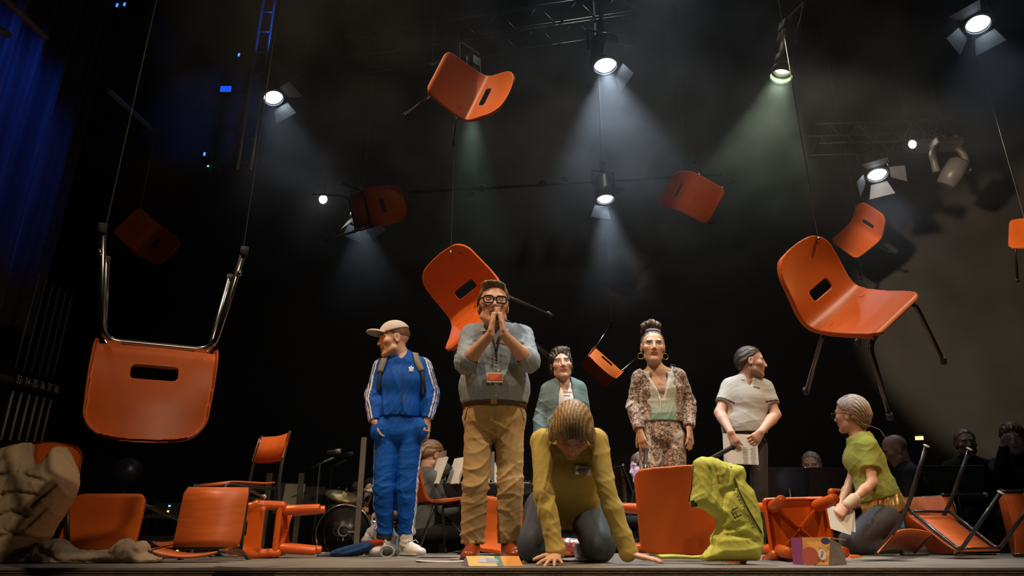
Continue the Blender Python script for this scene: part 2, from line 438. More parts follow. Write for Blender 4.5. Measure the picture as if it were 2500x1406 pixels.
nt.links.new(m2.outputs[0], vs.inputs['Density']); nt.links.new(vs.outputs[0], nt.nodes['Material Output'].inputs['Volume'])
hz.data.materials.append(hm)
hm.cycles.volume_step_rate = 1.0 if hasattr(hm, 'cycles') and hasattr(hm.cycles, 'volume_step_rate') else 1.0
scene.cycles.volume_step_rate = 4.0; scene.cycles.volume_max_steps = 48; scene.cycles.volume_bounces = 0
scene.cycles.max_bounces = 4; scene.cycles.diffuse_bounces = 2; scene.cycles.glossy_bounces = 2; scene.cycles.caustics_reflective = False; scene.cycles.caustics_refractive = False
scene.cycles.sample_clamp_indirect = 4.0

# ================================================================ CHAIRS
PROF = [(.205, .470), (.185, .484), (.12, .476), (.03, .460), (-.06, .450), (-.125, .449), (-.165, .458), (-.192, .480), (-.210, .515), (-.224, .56), (-.247, .66), (-.272, .75), (-.290, .805)]
def shell_mesh(step=.0045):
    P = np.array(fillet([(y, z, 0) for y, z in PROF], .02, 3))[:, :2]; seg = np.linalg.norm(np.diff(P, axis=0), axis=1); arc = np.concatenate([[0], np.cumsum(seg)]); L = arc[-1]
    xs = np.arange(-.245, .2451, step, dtype=np.float32); ys = np.arange(-.335, .24, step, dtype=np.float32); zs = np.arange(.40, .845, step, dtype=np.float32)
    X, Yg, Z = xs[:, None, None], ys[None, :, None], zs[None, None, :]
    backness = np.clip((Z - .50) / .2, 0, 1); backness = backness * backness * (3 - 2 * backness)
    b = np.clip(1 - (X / .22) ** 2, 0, 1)
    Yq = Yg + .034 * b * backness; Zq = Z + .014 * b * np.clip((.17 - Yg) / .1, 0, 1) * np.clip((Yg + .16) / .1, 0, 1)
    Yq, Zq = np.broadcast_arrays(Yq, Zq)
    best = np.full(Yq.shape, 9., np.float32); s = np.zeros_like(best); sg = np.ones_like(best)
    for i in range(len(P) - 1):
        a = P[i]; d = P[i + 1] - a; l2 = d @ d; t = ((Yq - a[0]) * d[0] + (Zq - a[1]) * d[1]) / l2
        if i not in (0, len(P) - 2): t = np.clip(t, 0, 1)
        elif i == 0: t = np.clip(t, -3, 1)
        else: t = np.clip(t, 0, 3)
        ry = Yq - a[0] - t * d[0]; rz = Zq - a[1] - t * d[1]; dd = np.sqrt(ry * ry + rz * rz); m = dd < best
        best = np.where(m, dd, best); s = np.where(m, arc[i] + t * math.sqrt(l2), s)
        sg = np.where(m, np.sign(-(d[1] * ry - d[0] * rz)) * -1, sg)
    sd = best * sg                                            # + on the sitting side
    w = np.interp(s, [0, .10, .42, .55, L], [.204, .214, .226, .222, .208])
    top = L + .022 * np.clip(1 - (X / .2) ** 2, -1, 1)
    rad = np.where(s < .3, .055, .085)
    mid = (top + 0) / 2; qx = np.abs(X) - w + rad; qs = np.abs(s - mid) - mid + rad
    outl = np.sqrt(np.maximum(qx, 0) ** 2 + np.maximum(qs, 0) ** 2) + np.minimum(np.maximum(qx, qs), 0) - rad
    sh = np.interp(.556, P[:, 1][8:], arc[8:]); hx = np.abs(X) - .082 + .018; hs = np.abs(s - sh) - .029 + .018
    hole = np.sqrt(np.maximum(hx, 0) ** 2 + np.maximum(hs, 0) ** 2) + np.minimum(np.maximum(hx, hs), 0) - .018
    tb = np.where(outl > -.0085, .026, .0045)
    Fv = np.maximum(np.maximum(sd - .0045, -sd - tb), np.maximum(outl, -hole)).astype(np.float32)
    V, Q = surfnets(Fv, xs, ys, zs); V = smooth_pass(V, Q, 2, .5)
    me = raw_mesh('seat_shell', V, Q, ORANGE).data
    bpy.data.objects.remove(bpy.data.objects['seat_shell']); return me
SHELL = shell_mesh()

def tmp_me(mb, name, m, smooth=True):
    o = mb.build(name, m, None, smooth); me = o.data; bpy.data.objects.remove(o); return me
def leg_u(ys, yf, m):
    return tmp_me(MB().tube(fillet([(.262, yf, .006), (.207, ys, .428), (-.207, ys, .428), (-.262, yf, .006)], .07, 7), .0125, 12), 'leg_frame', m)
LEGS = {}
for key, m in (('c', CHROME), ('k', BLKTUBE)):
    LEGS[key] = (leg_u(.15, .216, m), leg_u(-.105, -.274, m),
                 tmp_me(MB().tube([(.16, .15, .432), (.16, -.105, .430)], .011, 8), 'side_rail', m))
CAP = tmp_me(MB().lathe([(.0165, 0), (.0165, .035), (.0145, .038)], 12), 'foot_cap', RUBBER)
BRK = tmp_me(MB().box((0, 0, 0), (.05, .035, .022)), 'bracket', ORANGE, False)

def child(name, me, parent, loc=(0, 0, 0), rot=(0, 0, 0)):
    o = bpy.data.objects.new(name, me); COL.objects.link(o); o.parent = parent; o.location = loc; o.rotation_euler = rot; return o

def shell_chair(label, loc, rot, scale=1.0, legs='c', group=None, wires=()):
    t = thing('moulded_chair', label, 'chair', loc, rot, scale, group)
    child('seat_shell', SHELL, t)
    f, r, s = LEGS[legs]; child('leg_frame', f, t); child('leg_frame', r, t)
    child('side_rail', s, t); child('side_rail', s, t, (-.32, 0, 0))
    for x in (-1, 1):
        child('foot_cap', CAP, t, (x * .262, .216, 0)); child('foot_cap', CAP, t, (x * .262, -.274, 0))
        child('bracket', BRK, t, (x * .16, .15, .444)); child('bracket', BRK, t, (x * .16, -.105, .440))
    M = Matrix.Translation(Vector(loc)) @ Euler(rot).to_matrix().to_4x4() @ Matrix.Scale(scale, 4)
    for p, wl in wires:
        a = M @ Vector(p); wt = thing('suspension_wire', wl, 'wire', tuple(a), group='thin steel wires holding the chairs')
        MB().tube([(0, 0, 0), (0, 0, 8.1 - a.z)], .0022, 6).build('wire', WIRE, wt, True)
        MB().lathe([(.006, -.012), (.011, -.004), (.011, .004), (.006, .012)], 8).build('wire_clip', CHROME, wt, True)
    return t

def camscale(loc, k): return tuple(np.array([0, 0, CAMH]) + k * (np.array(loc) - np.array([0, 0, CAMH])))
HANG = 'orange chairs hanging in the air'
shell_chair('large orange chair hanging upside down on wires at far left', (-1.498, 2.788, 1.301), (3.059, .017, -2.645), 1, 'c', HANG, [((0.257, -0.25, 0.11), 'steel wire holding the left leg of the far left upside down chair'), ((-0.257, -0.25, 0.11), 'steel wire holding the right leg of the far left upside down chair')])
shell_chair('large orange chair hanging tilted with its seat facing right, black legs', (2.042, 3.752, .945), (-.555, .657, -2.901), 1, 'k', HANG, [((-0.15, -0.285, 0.79), 'steel wire holding the large chair above the kneeling woman in green')])
shell_chair('orange chair hanging highest, its seat turned towards the audience', (-.643, 5.055, 3.675), (2.202, -1.17, -.139), 1, 'c', HANG, [((0.262, 0.21, 0.05), 'steel wire holding the highest hanging chair')])
shell_chair('orange chair hanging high right of the lamp beam, narrow slot at left', (2.211, 6.96, 3.802), (-2.339, .722, 2.09), 1, 'c', HANG, [((-0.2, -0.28, 0.7), 'steel wire holding the chair right of the lamp beam')])
shell_chair('orange chair hanging behind the head of the man in glasses', camscale((.065, 4.4, 1.214), 1.17), (-1.025, .426, 2.517), 1.17, 'k', HANG, [((-0.1, -0.285, 0.8), 'steel wire holding the chair behind the man in glasses')])
shell_chair('orange chair hanging beside the round white lamp, its underside showing', (-1.969, 6.703, 3.431), (.15, 1.134, 1.043), 1, 'k', HANG, [((0.2, 0.1, 0.45), 'steel wire holding the chair beside the round white lamp')])
shell_chair('dim orange chair hanging between the wires of the upside down chair', (-4.859, 7.684, 3.807), (2.592, -.99, .115), 1, 'k', HANG, [((0.2, 0.17, 0.48), 'steel wire holding the dim chair at far left')])
shell_chair('small orange chair hanging legs up beside the woman in patterned clothes', (1.337, 8.343, 2.354), (-2.66, -.737, -3.049), 1, 'c', HANG, [((0.257, -0.26, 0.03), 'steel wire holding the small legs up chair in the middle')])
shell_chair('small orange chair hanging beneath the barn door lantern at right', (4.658, 8.515, 3.688), (-1.384, -.879, 2.526), 1, 'k', HANG, [((0.2, -0.25, 0.7), 'steel wire holding the small chair under the right lantern')])
C10R = (.3, -1.1, .5)
shell_chair('orange chair cut off by the right edge of the picture, hanging', tuple(W(2520, 566, 6.6) - np.array(Euler(C10R).to_matrix()) @ np.array([0, 0, .46])), C10R, 1, 'k', HANG, [((-0.2, 0, 0.45), 'steel wire holding the chair at the right picture edge')])
# on the stage
def seat_at(c, rot, sc=1.0): return tuple(np.asarray(c, float) - sc * np.array(Euler(rot).to_matrix()) @ np.array([0, 0, .46]))
shell_chair('orange chair lying on its side under the lime jacket', seat_at((.925, 4.01, .262), (3.095, -1.357, -1.90), 1.1), (3.095, -1.357, -1.90), 1.1, 'k')
shell_chair('orange chair tipped on its back beside the beige puffer coat', (-2.40, 4.63, .012), (math.radians(70), 0, .03), 1, 'k')
shell_chair('orange chair at far left wearing the beige puffer coat', tuple(W(48, 1360, 4.12) * [1, 1, 0]), (0, 0, .75), .76, 'k')
shell_chair('orange chair turned sideways at the keyboard, seen beside blue trousers', tuple(W(1062, 1350, 5.62) * [1, 1, 0]), (0, 0, -1.05), .86, 'k')
shell_chair('orange chair on its side seen between the khaki trouser legs', seat_at((-.08, 5.42, .21), (math.radians(78), .1, .6), .95), (math.radians(78), .1, .6), .95, 'k')
shell_chair('orange chair lying behind the kneeling woman in yellow', seat_at((.25, 4.86, .19), (math.radians(74), 0, -.4), .85), (math.radians(74), 0, -.4), .85, 'k')

# ---- school chair with plywood seat and back on a bent black tube frame
def bow_panel(w, h, sag, th, n=10, rad=.02):
    V = []; Fc = []
    for i in range(n + 1):
        x = -w / 2 + w * i / n; y = -sag * (1 - (2 * x / w) ** 2)
        hh = h - (rad if i in (0, n) else 0)
        for yy, zz in ((y, -hh / 2), (y, hh / 2), (y - th, hh / 2), (y - th, -hh / 2)): V.append((x, yy, zz))
    for i in range(n):
        for k in range(4): Fc.append((i * 4 + k, i * 4 + (k + 1) % 4, i * 4 + 4 + (k + 1) % 4, i * 4 + 4 + k))
    Fc += [(0, 1, 2, 3), (n * 4 + 3, n * 4 + 2, n * 4 + 1, n * 4)]
    mb = MB(); mb.add(V, Fc); return mb
B_BACK = tmp_me(bow_panel(.40, .19, .035, .012), 'backrest', ORPLY)
def seat_panel():
    mb = MB(); n = 8; V = []; Fc = []
    for i in range(n + 1):
        y = .19 - .36 * i / n; z = .462 - (.022 * max(0, (y - .12) / .07) ** 2) + .01 * max(0, (-.1 - y) / .07)
        hw = .195 - (.012 if i in (0, n) else 0)
        for x, dz in ((-hw, 0), (hw, 0), (hw, -.012), (-hw, -.012)): V.append((x, y, z + dz))
    for i in range(n):
        for k in range(4): Fc.append((i * 4 + k, i * 4 + (k + 1) % 4, i * 4 + 4 + (k + 1) % 4, i * 4 + 4 + k))
    Fc += [(3, 2, 1, 0), (n * 4, n * 4 + 1, n * 4 + 2, n * 4 + 3)]; mb.add(V, Fc); return mb
B_SEAT = tmp_me(seat_panel(), 'seat', ORPLY)
B_FRAME = [tmp_me(MB().tube(fillet([(s * .18, .214, .01), (s * .185, .18, .438), (s * .196, -.185, .425)], .04), .0115, 10), 'front_leg', BLKTUBE) for s in (1, -1)]
B_REAR = [tmp_me(MB().tube(fillet([(s * .213, -.25, .005), (s * .2, -.186, .42), (s * .19, -.20, .63), (s * .186, -.238, .815)], .1), .0125, 10), 'rear_leg', BLKTUBE) for s in (1, -1)]
B_BAR = tmp_me(MB().tube([(-.19, .17, .435), (.19, .17, .435)], .009, 8), 'crossbar', BLKTUBE)
B_DISC = tmp_me(MB().lathe([(.0185, -.002), (.0185, .003)], 14), 'foot_glide', mat('pale_glide', (.5, .47, .42), .5))
def school_chair(label, loc, rot, scale=1.0, group='plywood school chairs'):
    t = thing('school_chair', label, 'chair', loc, rot, scale, group)
    child('seat', B_SEAT, t); child('backrest', B_BACK, t, (0, -.205, .715), (.2, 0, 0))
    for me in B_FRAME: child('front_leg', me, t)
    for me in B_REAR: child('rear_leg', me, t)
    child('crossbar', B_BAR, t); child('crossbar', B_BAR, t, (0, -.34, -.005))
    for s in (1, -1):
        child('foot_glide', B_DISC, t, (s * .18, .214, .004)); child('foot_glide', B_DISC, t, (s * .213, -.25, .001))
    return t
school_chair('orange plywood chair upside down on its backrest at right', (2.86, 4.254, .5), (-2.453, -.006, .446))
school_chair('orange plywood chair standing upright at left, black legs', tuple(W(556, 1360, 4.75) * [1, 1, 0]), (0, 0, 2.42))
school_chair('orange plywood chair tipped back in front of the upright one', tuple(W(532, 1369, 4.35) * [1, 1, 0] + [0, .14, .165]), (math.radians(82), 0, .10), .92)
school_chair('orange plywood chair tipped over behind the upright one', tuple(W(612, 1362, 4.95) * [1, 1, 0] + [0, .14, .165]), (math.radians(80), 0, -.5), .85)
school_chair('orange plywood chair lying on its side behind the upturned one', tuple(W(2245, 1262, 5.25) * [1, 1, 0] + [.42, .29, .205]), (0, -math.pi / 2, .7))
school_chair('orange plywood chair fallen at the right edge with long black legs', (3.85, 4.85, .205), (0, -math.pi / 2, .15))

# ---- chunky blow-moulded nursery chair
def chunk_parts():
    S = Sdf().rbox((0, 0, .26), (.17, .165, .022), .02)
    S.rbox((0, 0, .235), (.152, .147, .022), .012, k=.004, op='sub')
    V, Q = sdf_mesh(S, .006); V = smooth_pass(V, Q, 1); so = raw_mesh('chunk_seat', V, Q, ORANGE2); seat = so.data
    S = Sdf()
    for s in (-1, 1): S.chain([(s * .148, -.135, .25), (s * .152, -.165, .40), (s * .12, -.19, .52)], [.03, .03, .028], .02)
    S.cone((-.125, -.19, .53), (.125, -.19, .53), .03, .03, .02); S.rbox((0, -.178, .445), (.13, .016, .10), .012, k=.02)
    S.rbox((0, -.18, .46), (.045, .05, .014), .01, k=.004, op='sub')
    V, Q = sdf_mesh(S, .006); V = smooth_pass(V, Q, 1); bo = raw_mesh('chunk_back', V, Q, ORANGE2); back = bo.data
    leg = tmp_me(MB().lathe([(.024, 0), (.027, .004), (.034, .23), (.034, .25)], 16), 'leg', ORANGE2)
    rib = tmp_me(MB().box((0, 0, 0), (.40, .008, .03)), 'rib', ORANGE2, False)
    for o in (so, bo): bpy.data.objects.remove(o)
    return seat, back, leg, rib
CH = chunk_parts()
def nursery_chair(label, loc, rot, scale=1.0):
    t = thing('nursery_chair', label, 'chair', loc, rot, scale, 'chunky orange nursery chairs')
    child('seat', CH[0], t); child('backrest', CH[1], t)
    for x in (-1, 1):
        for y in (-1, 1): child('leg', CH[2], t, (x * .135, y * .13, 0), (y * .07, -x * .07, 0))
    child('rib', CH[3], t, (0, 0, .232), (0, 0, .77)); child('rib', CH[3], t, (0, 0, .232), (0, 0, -.77))
    return t
nursery_chair('chunky orange nursery chair with X ribs, its underside facing front', (1.58, 3.80, .178), (math.radians(92), .02, math.pi - .10), 1.02)
nursery_chair('chunky orange nursery chair fallen over beside the blue and red shirt', (-1.22, 4.62, .168), (0, -math.pi / 2, .12), .93)
nursery_chair('chunky orange nursery chair fallen behind the lime jacket', (1.70, 4.95, .178), (math.pi / 2, 0, .9), 1.05)
nursery_chair('chunky orange nursery chair lying left of the jacket chair', (.72, 4.75, .178), (math.pi / 2, 0, 1.4), .98)
nursery_chair('chunky orange nursery chair behind the papers of the kneeling woman', (2.46, 5.68, .0), (0, 0, .6), .85)
# ================================================================ PEOPLE
def lerp(a, b, t): return np.asarray(a, float) * (1 - t) + np.asarray(b, float) * t

def head_prims(S, c, R, s, fem=False, k=1.0):
    L = lambda p: c + R @ (np.asarray(p, float) * s)
    E = lambda p, r, kk=.015, op='add': S.ell(L(p), np.asarray(r) * s, R, kk, op)
    E((0, -.014, .034), (.077, .096, .084), .01)
    E((0, .028, -.035), (.060, .066, .082), .03)
    jw = .042 if fem else .051
    S.cone(L((-jw, .012, -.070)), L((-.012, .068, -.102)), .022 * s, .016 * s, .02); S.cone(L((jw, .012, -.070)), L((.012, .068, -.102)), .022 * s, .016 * s, .02)
    E((0, .066, -.100), (.020, .018, .016), .02)
    S.cone(L((-.036, .073, .023)), L((.036, .073, .023)), .013 * s, .013 * s, .014)
    for x in (-1, 1):
        E((x * .043, .055, -.020), (.024, .026, .022), .02)
        E((x * .032, .100, .003), (.017, .017, .012), .012, 'sub')
        E((x * .031, .072, .003), (.0135, .0135, .0115), .002)
        E((x * .077, -.008, -.006), (.009, .021, .032), .008)
        E((x * .084, -.004, -.006), (.006, .011, .019), .004, 'sub')
        E((x * .0120, .091, -.034), (.0085, .010, .0075), .008)
    S.cone(L((0, .083, .016)), L((0, .106, -.029)), .0072 * s, .0102 * s, .010)
    E((0, .0835, -.0575), (.021, .010, .0055), .006); E((0, .083, -.0685), (.018, .010, .0065), .006)
    E((0, .0955, -.0628), (.019, .006, .0014), .002, 'sub')

def face_paint(c, R, s, skin, lips=(.42, .12, .10), brow=(.06, .035, .02), beard=None, beard_a=.5, scalp=None, closed=False, eyeshade=None):
    skin = np.asarray(skin, float)
    def fn(V, N):
        q = ((V - c) @ R) / s; C = np.tile(skin, (len(V), 1)); x, y, z = q[:, 0], q[:, 1], q[:, 2]; ax = np.abs(x)
        hd = (np.abs(x) < .1) & (np.abs(y) < .13) & (z > -.14) & (z < .14)
        fr = hd & (y > .045)
        def mix(m, col, a):
            m = (np.asarray(m, float) * a)[:, None]; C[:] = C * (1 - m) + np.asarray(col) * m
        blush = np.exp(-((ax - .042) ** 2 + (z + .025) ** 2) / .018 ** 2) * fr; mix(blush, skin * [1.05, .72, .68], .5)
        mix(np.exp(-((x) ** 2 + (z + .03) ** 2) / .012 ** 2) * fr * (y > .09), skin * [1.05, .75, .70], .6)
        if beard is not None:
            b = hd & (y > -.01) & (z < -.028) & ((ax > .030) | (z < -.078) | (np.abs(z + .047) < .007)); mix(b, beard, beard_a)
        if scalp is not None:
            sc = hd & (z > .02 + np.maximum(0, y) * .75) & (y < .085); mix(sc, scalp, .85)
        if eyeshade is not None: mix(fr * np.exp(-(((ax - .032) / .02) ** 2 + ((z - .011) / .012) ** 2)), eyeshade, .8)
        lp = fr & (y > .066) & (((x / .0235) ** 2 + ((z + .0628) / .0115) ** 2) < 1); mix(lp, lips, .85)
        mix(fr & (np.abs(z + .0628) < .0016) & (ax < .021), (.08, .02, .015), .8)
        ar = .0245 + .05 * (ax - .01) - 1.1 * np.maximum(0, ax - .034) ** 1.0 * .25
        mix(fr & (np.abs(z - ar) < .0052) & (ax > .010) & (ax < .050), brow, .85)
        e = ((ax - .031) / .0135) ** 2 + ((z - .003) / (.0025 if closed else .0062)) ** 2
        if closed: mix(fr & (e < 1.4), (.03, .02, .015), .9)
        else:
            mix(fr & (e < 1), (.62, .60, .57), .9); mix(fr & (e < 1) & (((ax - .031) ** 2 + (z - .003) ** 2) < .0058 ** 2), (.025, .018, .012), .95)
            mix(fr & (e > .8) & (e < 1.75) & (z > .003), (.02, .013, .01), .9)
        return C
    return fn

def hand_prims(S, wr, d, pn, side, s=1.0, curl=(.3, .35, .4, .45), spread=.10, thumb=(.75, .55, .35), tcurl=.3, k=.006, bend=0.0):
    """wr wrist, d finger direction, pn palm normal, side: +1 when the thumb lies along d x pn, -1 otherwise"""
    d = unit(d); pn = unit(np.asarray(pn, float) - d * (np.asarray(pn, float) @ d)); ac = np.cross(d, pn) * side   # towards the thumb
    wr = np.asarray(wr, float); S.flat(wr, wr + d * .078 * s, ac, (.027 * s, .017 * s), (.040 * s, .0135 * s), .012)
    ln = (.070, .080, .074, .056); offs = (.030, .0105, -.0095, -.029)
    for i in range(4):
        b = wr + d * (.080 - (.006 if i == 3 else 0)) * s + ac * offs[i] * s; a = curl[i]; f = unit(d + ac * spread * (1.5 - i) * .8)
        p = b - f * .012 * s; r = (.0092, .0086, .0078, .0068)
        up = pn
        for j, q in enumerate((.46, .31, .23)):
            ang = a * (.75, 1.0, .8)[j] if j else a * .75 + bend
            f2 = unit(f * math.cos(ang) + up * math.sin(ang)); up = unit(up * math.cos(ang) - f * math.sin(ang)); f = f2
            e = p + f * (ln[i] * q + (.012 if j == 0 else 0)) * s; S.cone(p, e, r[j] * s * (.9 if i == 3 else 1), r[j + 1] * s * (.9 if i == 3 else 1), .004 if j else k); p = e
    tb = wr + d * .018 * s + ac * .022 * s; td = unit(d * thumb[0] + ac * thumb[1] + pn * thumb[2])
    t1 = tb + td * .042 * s; S.cone(tb, t1, .0145 * s, .0108 * s, .010)
    td2 = unit(td + d * tcurl - ac * tcurl * .6); t2 = t1 + td2 * .032 * s; S.cone(t1, t2, .0105 * s, .0095 * s, .004)
    S.cone(t2, t2 + unit(td2 + d * tcurl * .5) * .024 * s, .0095 * s, .0075 * s, .004)

def torso_prims(S, j, g=0.0, belly=.0, bust=0.0, w=1.0, hips=1.0, k=.05):
    side = unit(j['shL'] - j['shR']); fw = unit(np.cross(side, unit(j['neck'] - j['pelv']))) * -1
    j['fw'] = fw
    ch, wa, pe, ne = j['chest'], j['waist'], j['pelv'], j['neck']
    S.flat(ne + (ch - ne) * .28, ch, side, (.125 * w + g, .078 + g), (.160 * w + g, .108 + g), k)
    S.flat(ch, wa, side, (.160 * w + g, .108 + g), (.150 * w + belly + g, .104 + belly + g), k)
    S.flat(wa, pe, side, (.150 * w + belly + g, .104 + belly + g), (.160 * w * hips + g, .112 + belly * .5 + g), k)
    S.cone(ne - unit(ne - ch) * .015, lerp(j['shR'], ne, .12), .052 + g, .052 * w + g, k); S.cone(ne - unit(ne - ch) * .015, lerp(j['shL'], ne, .12), .052 + g, .052 * w + g, k)
    if bust:
        for x in (-1, 1): S.ell(ch + side * x * .072 * w + fw * .085 - unit(ne - ch) * .03, (.062 + g, .062 + g, .060 + g), None, .04)

def arm_prims(S, sh, el, wr, g=0.0, t=1.0, s=1.0, k=.03, rw=.0):
    S.cone(sh, el, .053 * s + g, .041 * s + g, k)
    e = lerp(el, wr, t); m = lerp(el, wr, min(.3, t))
    S.cone(el, m, .041 * s + g, .042 * s + g, .02); 
    if t > .3: S.cone(m, e, .042 * s + g, (.042 - .015 * (t - .3) / .7) * s + g + rw, .02)
def leg_prims(S, hip, kn, an, g=0.0, s=1.0, k=.014, flare=0.0, gk=0.0):
    S.cone(hip, kn, .088 * s + g, .056 * s + g + gk, k); m = lerp(kn, an, .3)
    S.cone(kn, m, .056 * s + g + gk, .054 * s + g + gk, k); S.cone(m, an, .054 * s + g + gk, .036 * s + g + flare, k)

def body(t, base, j, skin, paint, fem=False, hs=1.0, g=0.0, hands=(), arms=True, step=.0062, hstep=.0042, bust=0.0, w=1.0, belly=.0, legs=False, armtone=None):
    S = Sdf(); head_prims(S, j['head'], j['HR'], hs, fem)
    c = j['head'] + j['HR'] @ (np.array([0, -.020, -.055]) * hs); S.cone(c, j['neck'], (.046 if fem else .054) * hs, (.052 if fem else .062) * hs, .03)
    torso_prims(S, j, g - .012, bust=bust, w=w, belly=belly)
    fine = [(j['head'] - .15 * hs, j['head'] + .16 * hs, hstep)]
    if arms:
        for q in 'RL':
            arm_prims(S, j['sh' + q], j['el' + q], j['wr' + q], -.004 if fem else 0, s=.88 if fem else 1.0)
    for h in hands:
        hand_prims(S, *h[0], **h[1]); w0 = np.asarray(h[0][0]); fine.append((w0 - .13, w0 + .13, hstep))
    if legs:
        for q in 'RL': leg_prims(S, j['hip' + q], j['kn' + q], j['an' + q], -.01)
    return build('body', S, step, SKIN, t, base, paint, fine=fine)

def shoe(t, base, an, d, col, sole, L=.27, floor=0.0, m=None, h=.085, laces=None, name='shoe'):
    """an: ankle over the heel, d: toe direction on the floor"""
    d = unit(np.array([d[0], d[1], 0])); sd = np.array([d[1], -d[0], 0]); b = np.array([an[0], an[1], floor]) - d * .055
    S = Sdf(); S.flat(b + d * .02 + [0, 0, .03], b + d * (L - .05) + [0, 0, .03], sd, (.033, .03), (.043, .028), .01)
    S.cone(b + d * .03 + [0, 0, .05], b + d * .035 + [0, 0, h + .02], .037, .040, .02); S.cone(b + d * .05 + [0, 0, .07], b + d * (L * .62) + [0, 0, .045], .038, .030, .03)
    S.cut(b + [0, 0, h + .015], (0, 0, 1)); S.cut(b + [0, 0, .002], (0, 0, -1))
    S.flat(b + d * .012 + [0, 0, .011], b + d * (L - .045) + [0, 0, .011], sd, (.038, .012), (.047, .012), .003)
    C = lambda V, N: np.where((V[:, 2] < floor + .024)[:, None], np.asarray(sole), np.asarray(col))
    o, V, N = build(name, S, .0055, m or LEATHER, t, base, C)
    if laces is not None:
        mb = MB()
        for i in range(4):
            p = b + d * (L * .40 + i * .024) + [0, 0, .083 - i * .009]; mb.tube([p - sd * .026 - [0, 0, .008], p + [0, 0, .004], p + sd * .026 - [0, 0, .008]], .0035, 6)
        mb.tube([b + d * (L * .4) + [0, 0, .088], b + d * (L * .42) + sd * .03 + [0, 0, .105], b + d * (L * .46) + sd * .045 + [0, 0, .085]], .003, 6)
        mb.tube([b + d * (L * .4) + [0, 0, .088], b + d * (L * .42) - sd * .03 + [0, 0, .105], b + d * (L * .46) - sd * .045 + [0, 0, .085]], .003, 6)
        mb.build('lace', laces, o, True, base)
    return o

def strand_col(c, R, s, c1, c2, fr=55.0, top=None):
    def fn(V, N):
        q = ((V - c) @ R) / s; a = np.arctan2(q[:, 0], q[:, 2] + .12); x = .5 + .5 * np.sin(a * fr + 6 * np.sin(q[:, 1] * 30) + 3 * np.sin(q[:, 2] * 45)); x = x * (.6 + .4 * np.sin(a * fr * .37 + 2))
        C = np.asarray(c1) * (1 - x[:, None]) + np.asarray(c2) * x[:, None]
        return C
    return fn
def strand_disp(c, R, s, amp=.003, fr=42.0):
    def fn(V, N):
        q = ((V - c) @ R) / s; a = np.arctan2(q[:, 0], q[:, 2] + .12)
        return amp * (np.sin(a * fr + 5 * np.sin(q[:, 1] * 28)) + .5 * np.sin(a * fr * 2.3 + 4 * q[:, 1] * 30))
    return fn

def short_hair(t, base, c, R, s, c1, c2, vol=.010, front=.052, nape=-.055, quiff=0.0, side=None):
    L = lambda p: c + R @ (np.asarray(p, float) * s); S = Sdf()
    S.ell(L((0, -.018, .036)), np.array([.077 + vol * .7, .096 + vol, .084 + vol]) * s, R, .01)
    S.ell(L((0, -.03, -.01)), np.array([.078 + vol * .5, .085 + vol, .075]) * s, R, .03)
    if quiff: S.ell(L((.012, .055, .098)), np.array([.062, .040, .020 + quiff]) * s, R, .03)
    S.cut(L((0, front, .070)), R @ np.array([0, .72, -.70]), k=.012)               # hairline
    S.cut(L((0, .012, .0)), R @ np.array([0, .96, -.28]), c=L((0, .06, -.03)), r=.085 * s, k=.012)
    S.cut(L((0, -.03, nape)), R @ np.array([0, .35, -1]), k=.012)
    for x in (-1, 1): S.ell(L((x * .082, .0, -.012)), np.array([.022, .030, .040]) * s, R, .006, 'sub')
    return build('hair', S, .0042, HAIR, t, base, strand_col(c, R, s, c1, c2), strand_disp(c, R, s, .0016))

def torus(mb, c, R, r, w, n=24, r2=None):
    r2 = r2 or r; mb.tube([c + R @ np.array([r * math.cos(a), 0, r2 * math.sin(a)]) for a in np.linspace(0, 2 * math.pi, n + 1)], w, 8, False); return mb

def strip(mb, pts, nrm, wdir, w, th=.002):
    """ribbon along pts"""
    P = [np.asarray(p, float) for p in pts]; V = []; Fc = []
    for p, n, wd in zip(P, nrm, wdir):
        n = unit(n); wd = unit(np.asarray(wd) - n * (np.asarray(wd) @ n))
        V += [p - wd * w / 2, p + wd * w / 2, p + wd * w / 2 + n * th, p - wd * w / 2 + n * th]
    for i in range(len(P) - 1):
        for k in range(4): Fc.append((i * 4 + k, i * 4 + (k + 1) % 4, i * 4 + 4 + (k + 1) % 4, i * 4 + 4 + k))
    m = len(P) - 1; Fc += [(3, 2, 1, 0), (m * 4, m * 4 + 1, m * 4 + 2, m * 4 + 3)]; mb.add(V, Fc); return mb
def surf_strip(name, V, N, pix, w, m, t, base, th=.003, off=.002, wd=None):
    """ribbon that follows a garment through a list of points seen on it"""
    P = []; Nn = []
    for px, py in pix:
        p, n = on_surf(V, N, px, py, off); P.append(p); Nn.append(n)
    for _ in range(2): P = [P[0]] + [(P[i - 1] + 2 * P[i] + P[i + 1]) / 4 for i in range(1, len(P) - 1)] + [P[-1]]
    D = [np.cross(P[min(i + 1, len(P) - 1)] - P[max(i - 1, 0)], Nn[i]) for i in range(len(P))] if wd is None else [wd] * len(P)
    mb = MB(); strip(mb, P, Nn, D, w, th); return mb.build(name, m, t, True, base)
def lin(a, b, n): return [tuple(lerp(a, b, i / (n - 1))) for i in range(n)]

def joints(D, **kw):
    j = {}
    for k, v in kw.items(): j[k] = W(*v) if len(v) == 3 else W(v[0], v[1], D)
    return j
def plain(mats, col): return mat(mats, col, .7, var=.05)

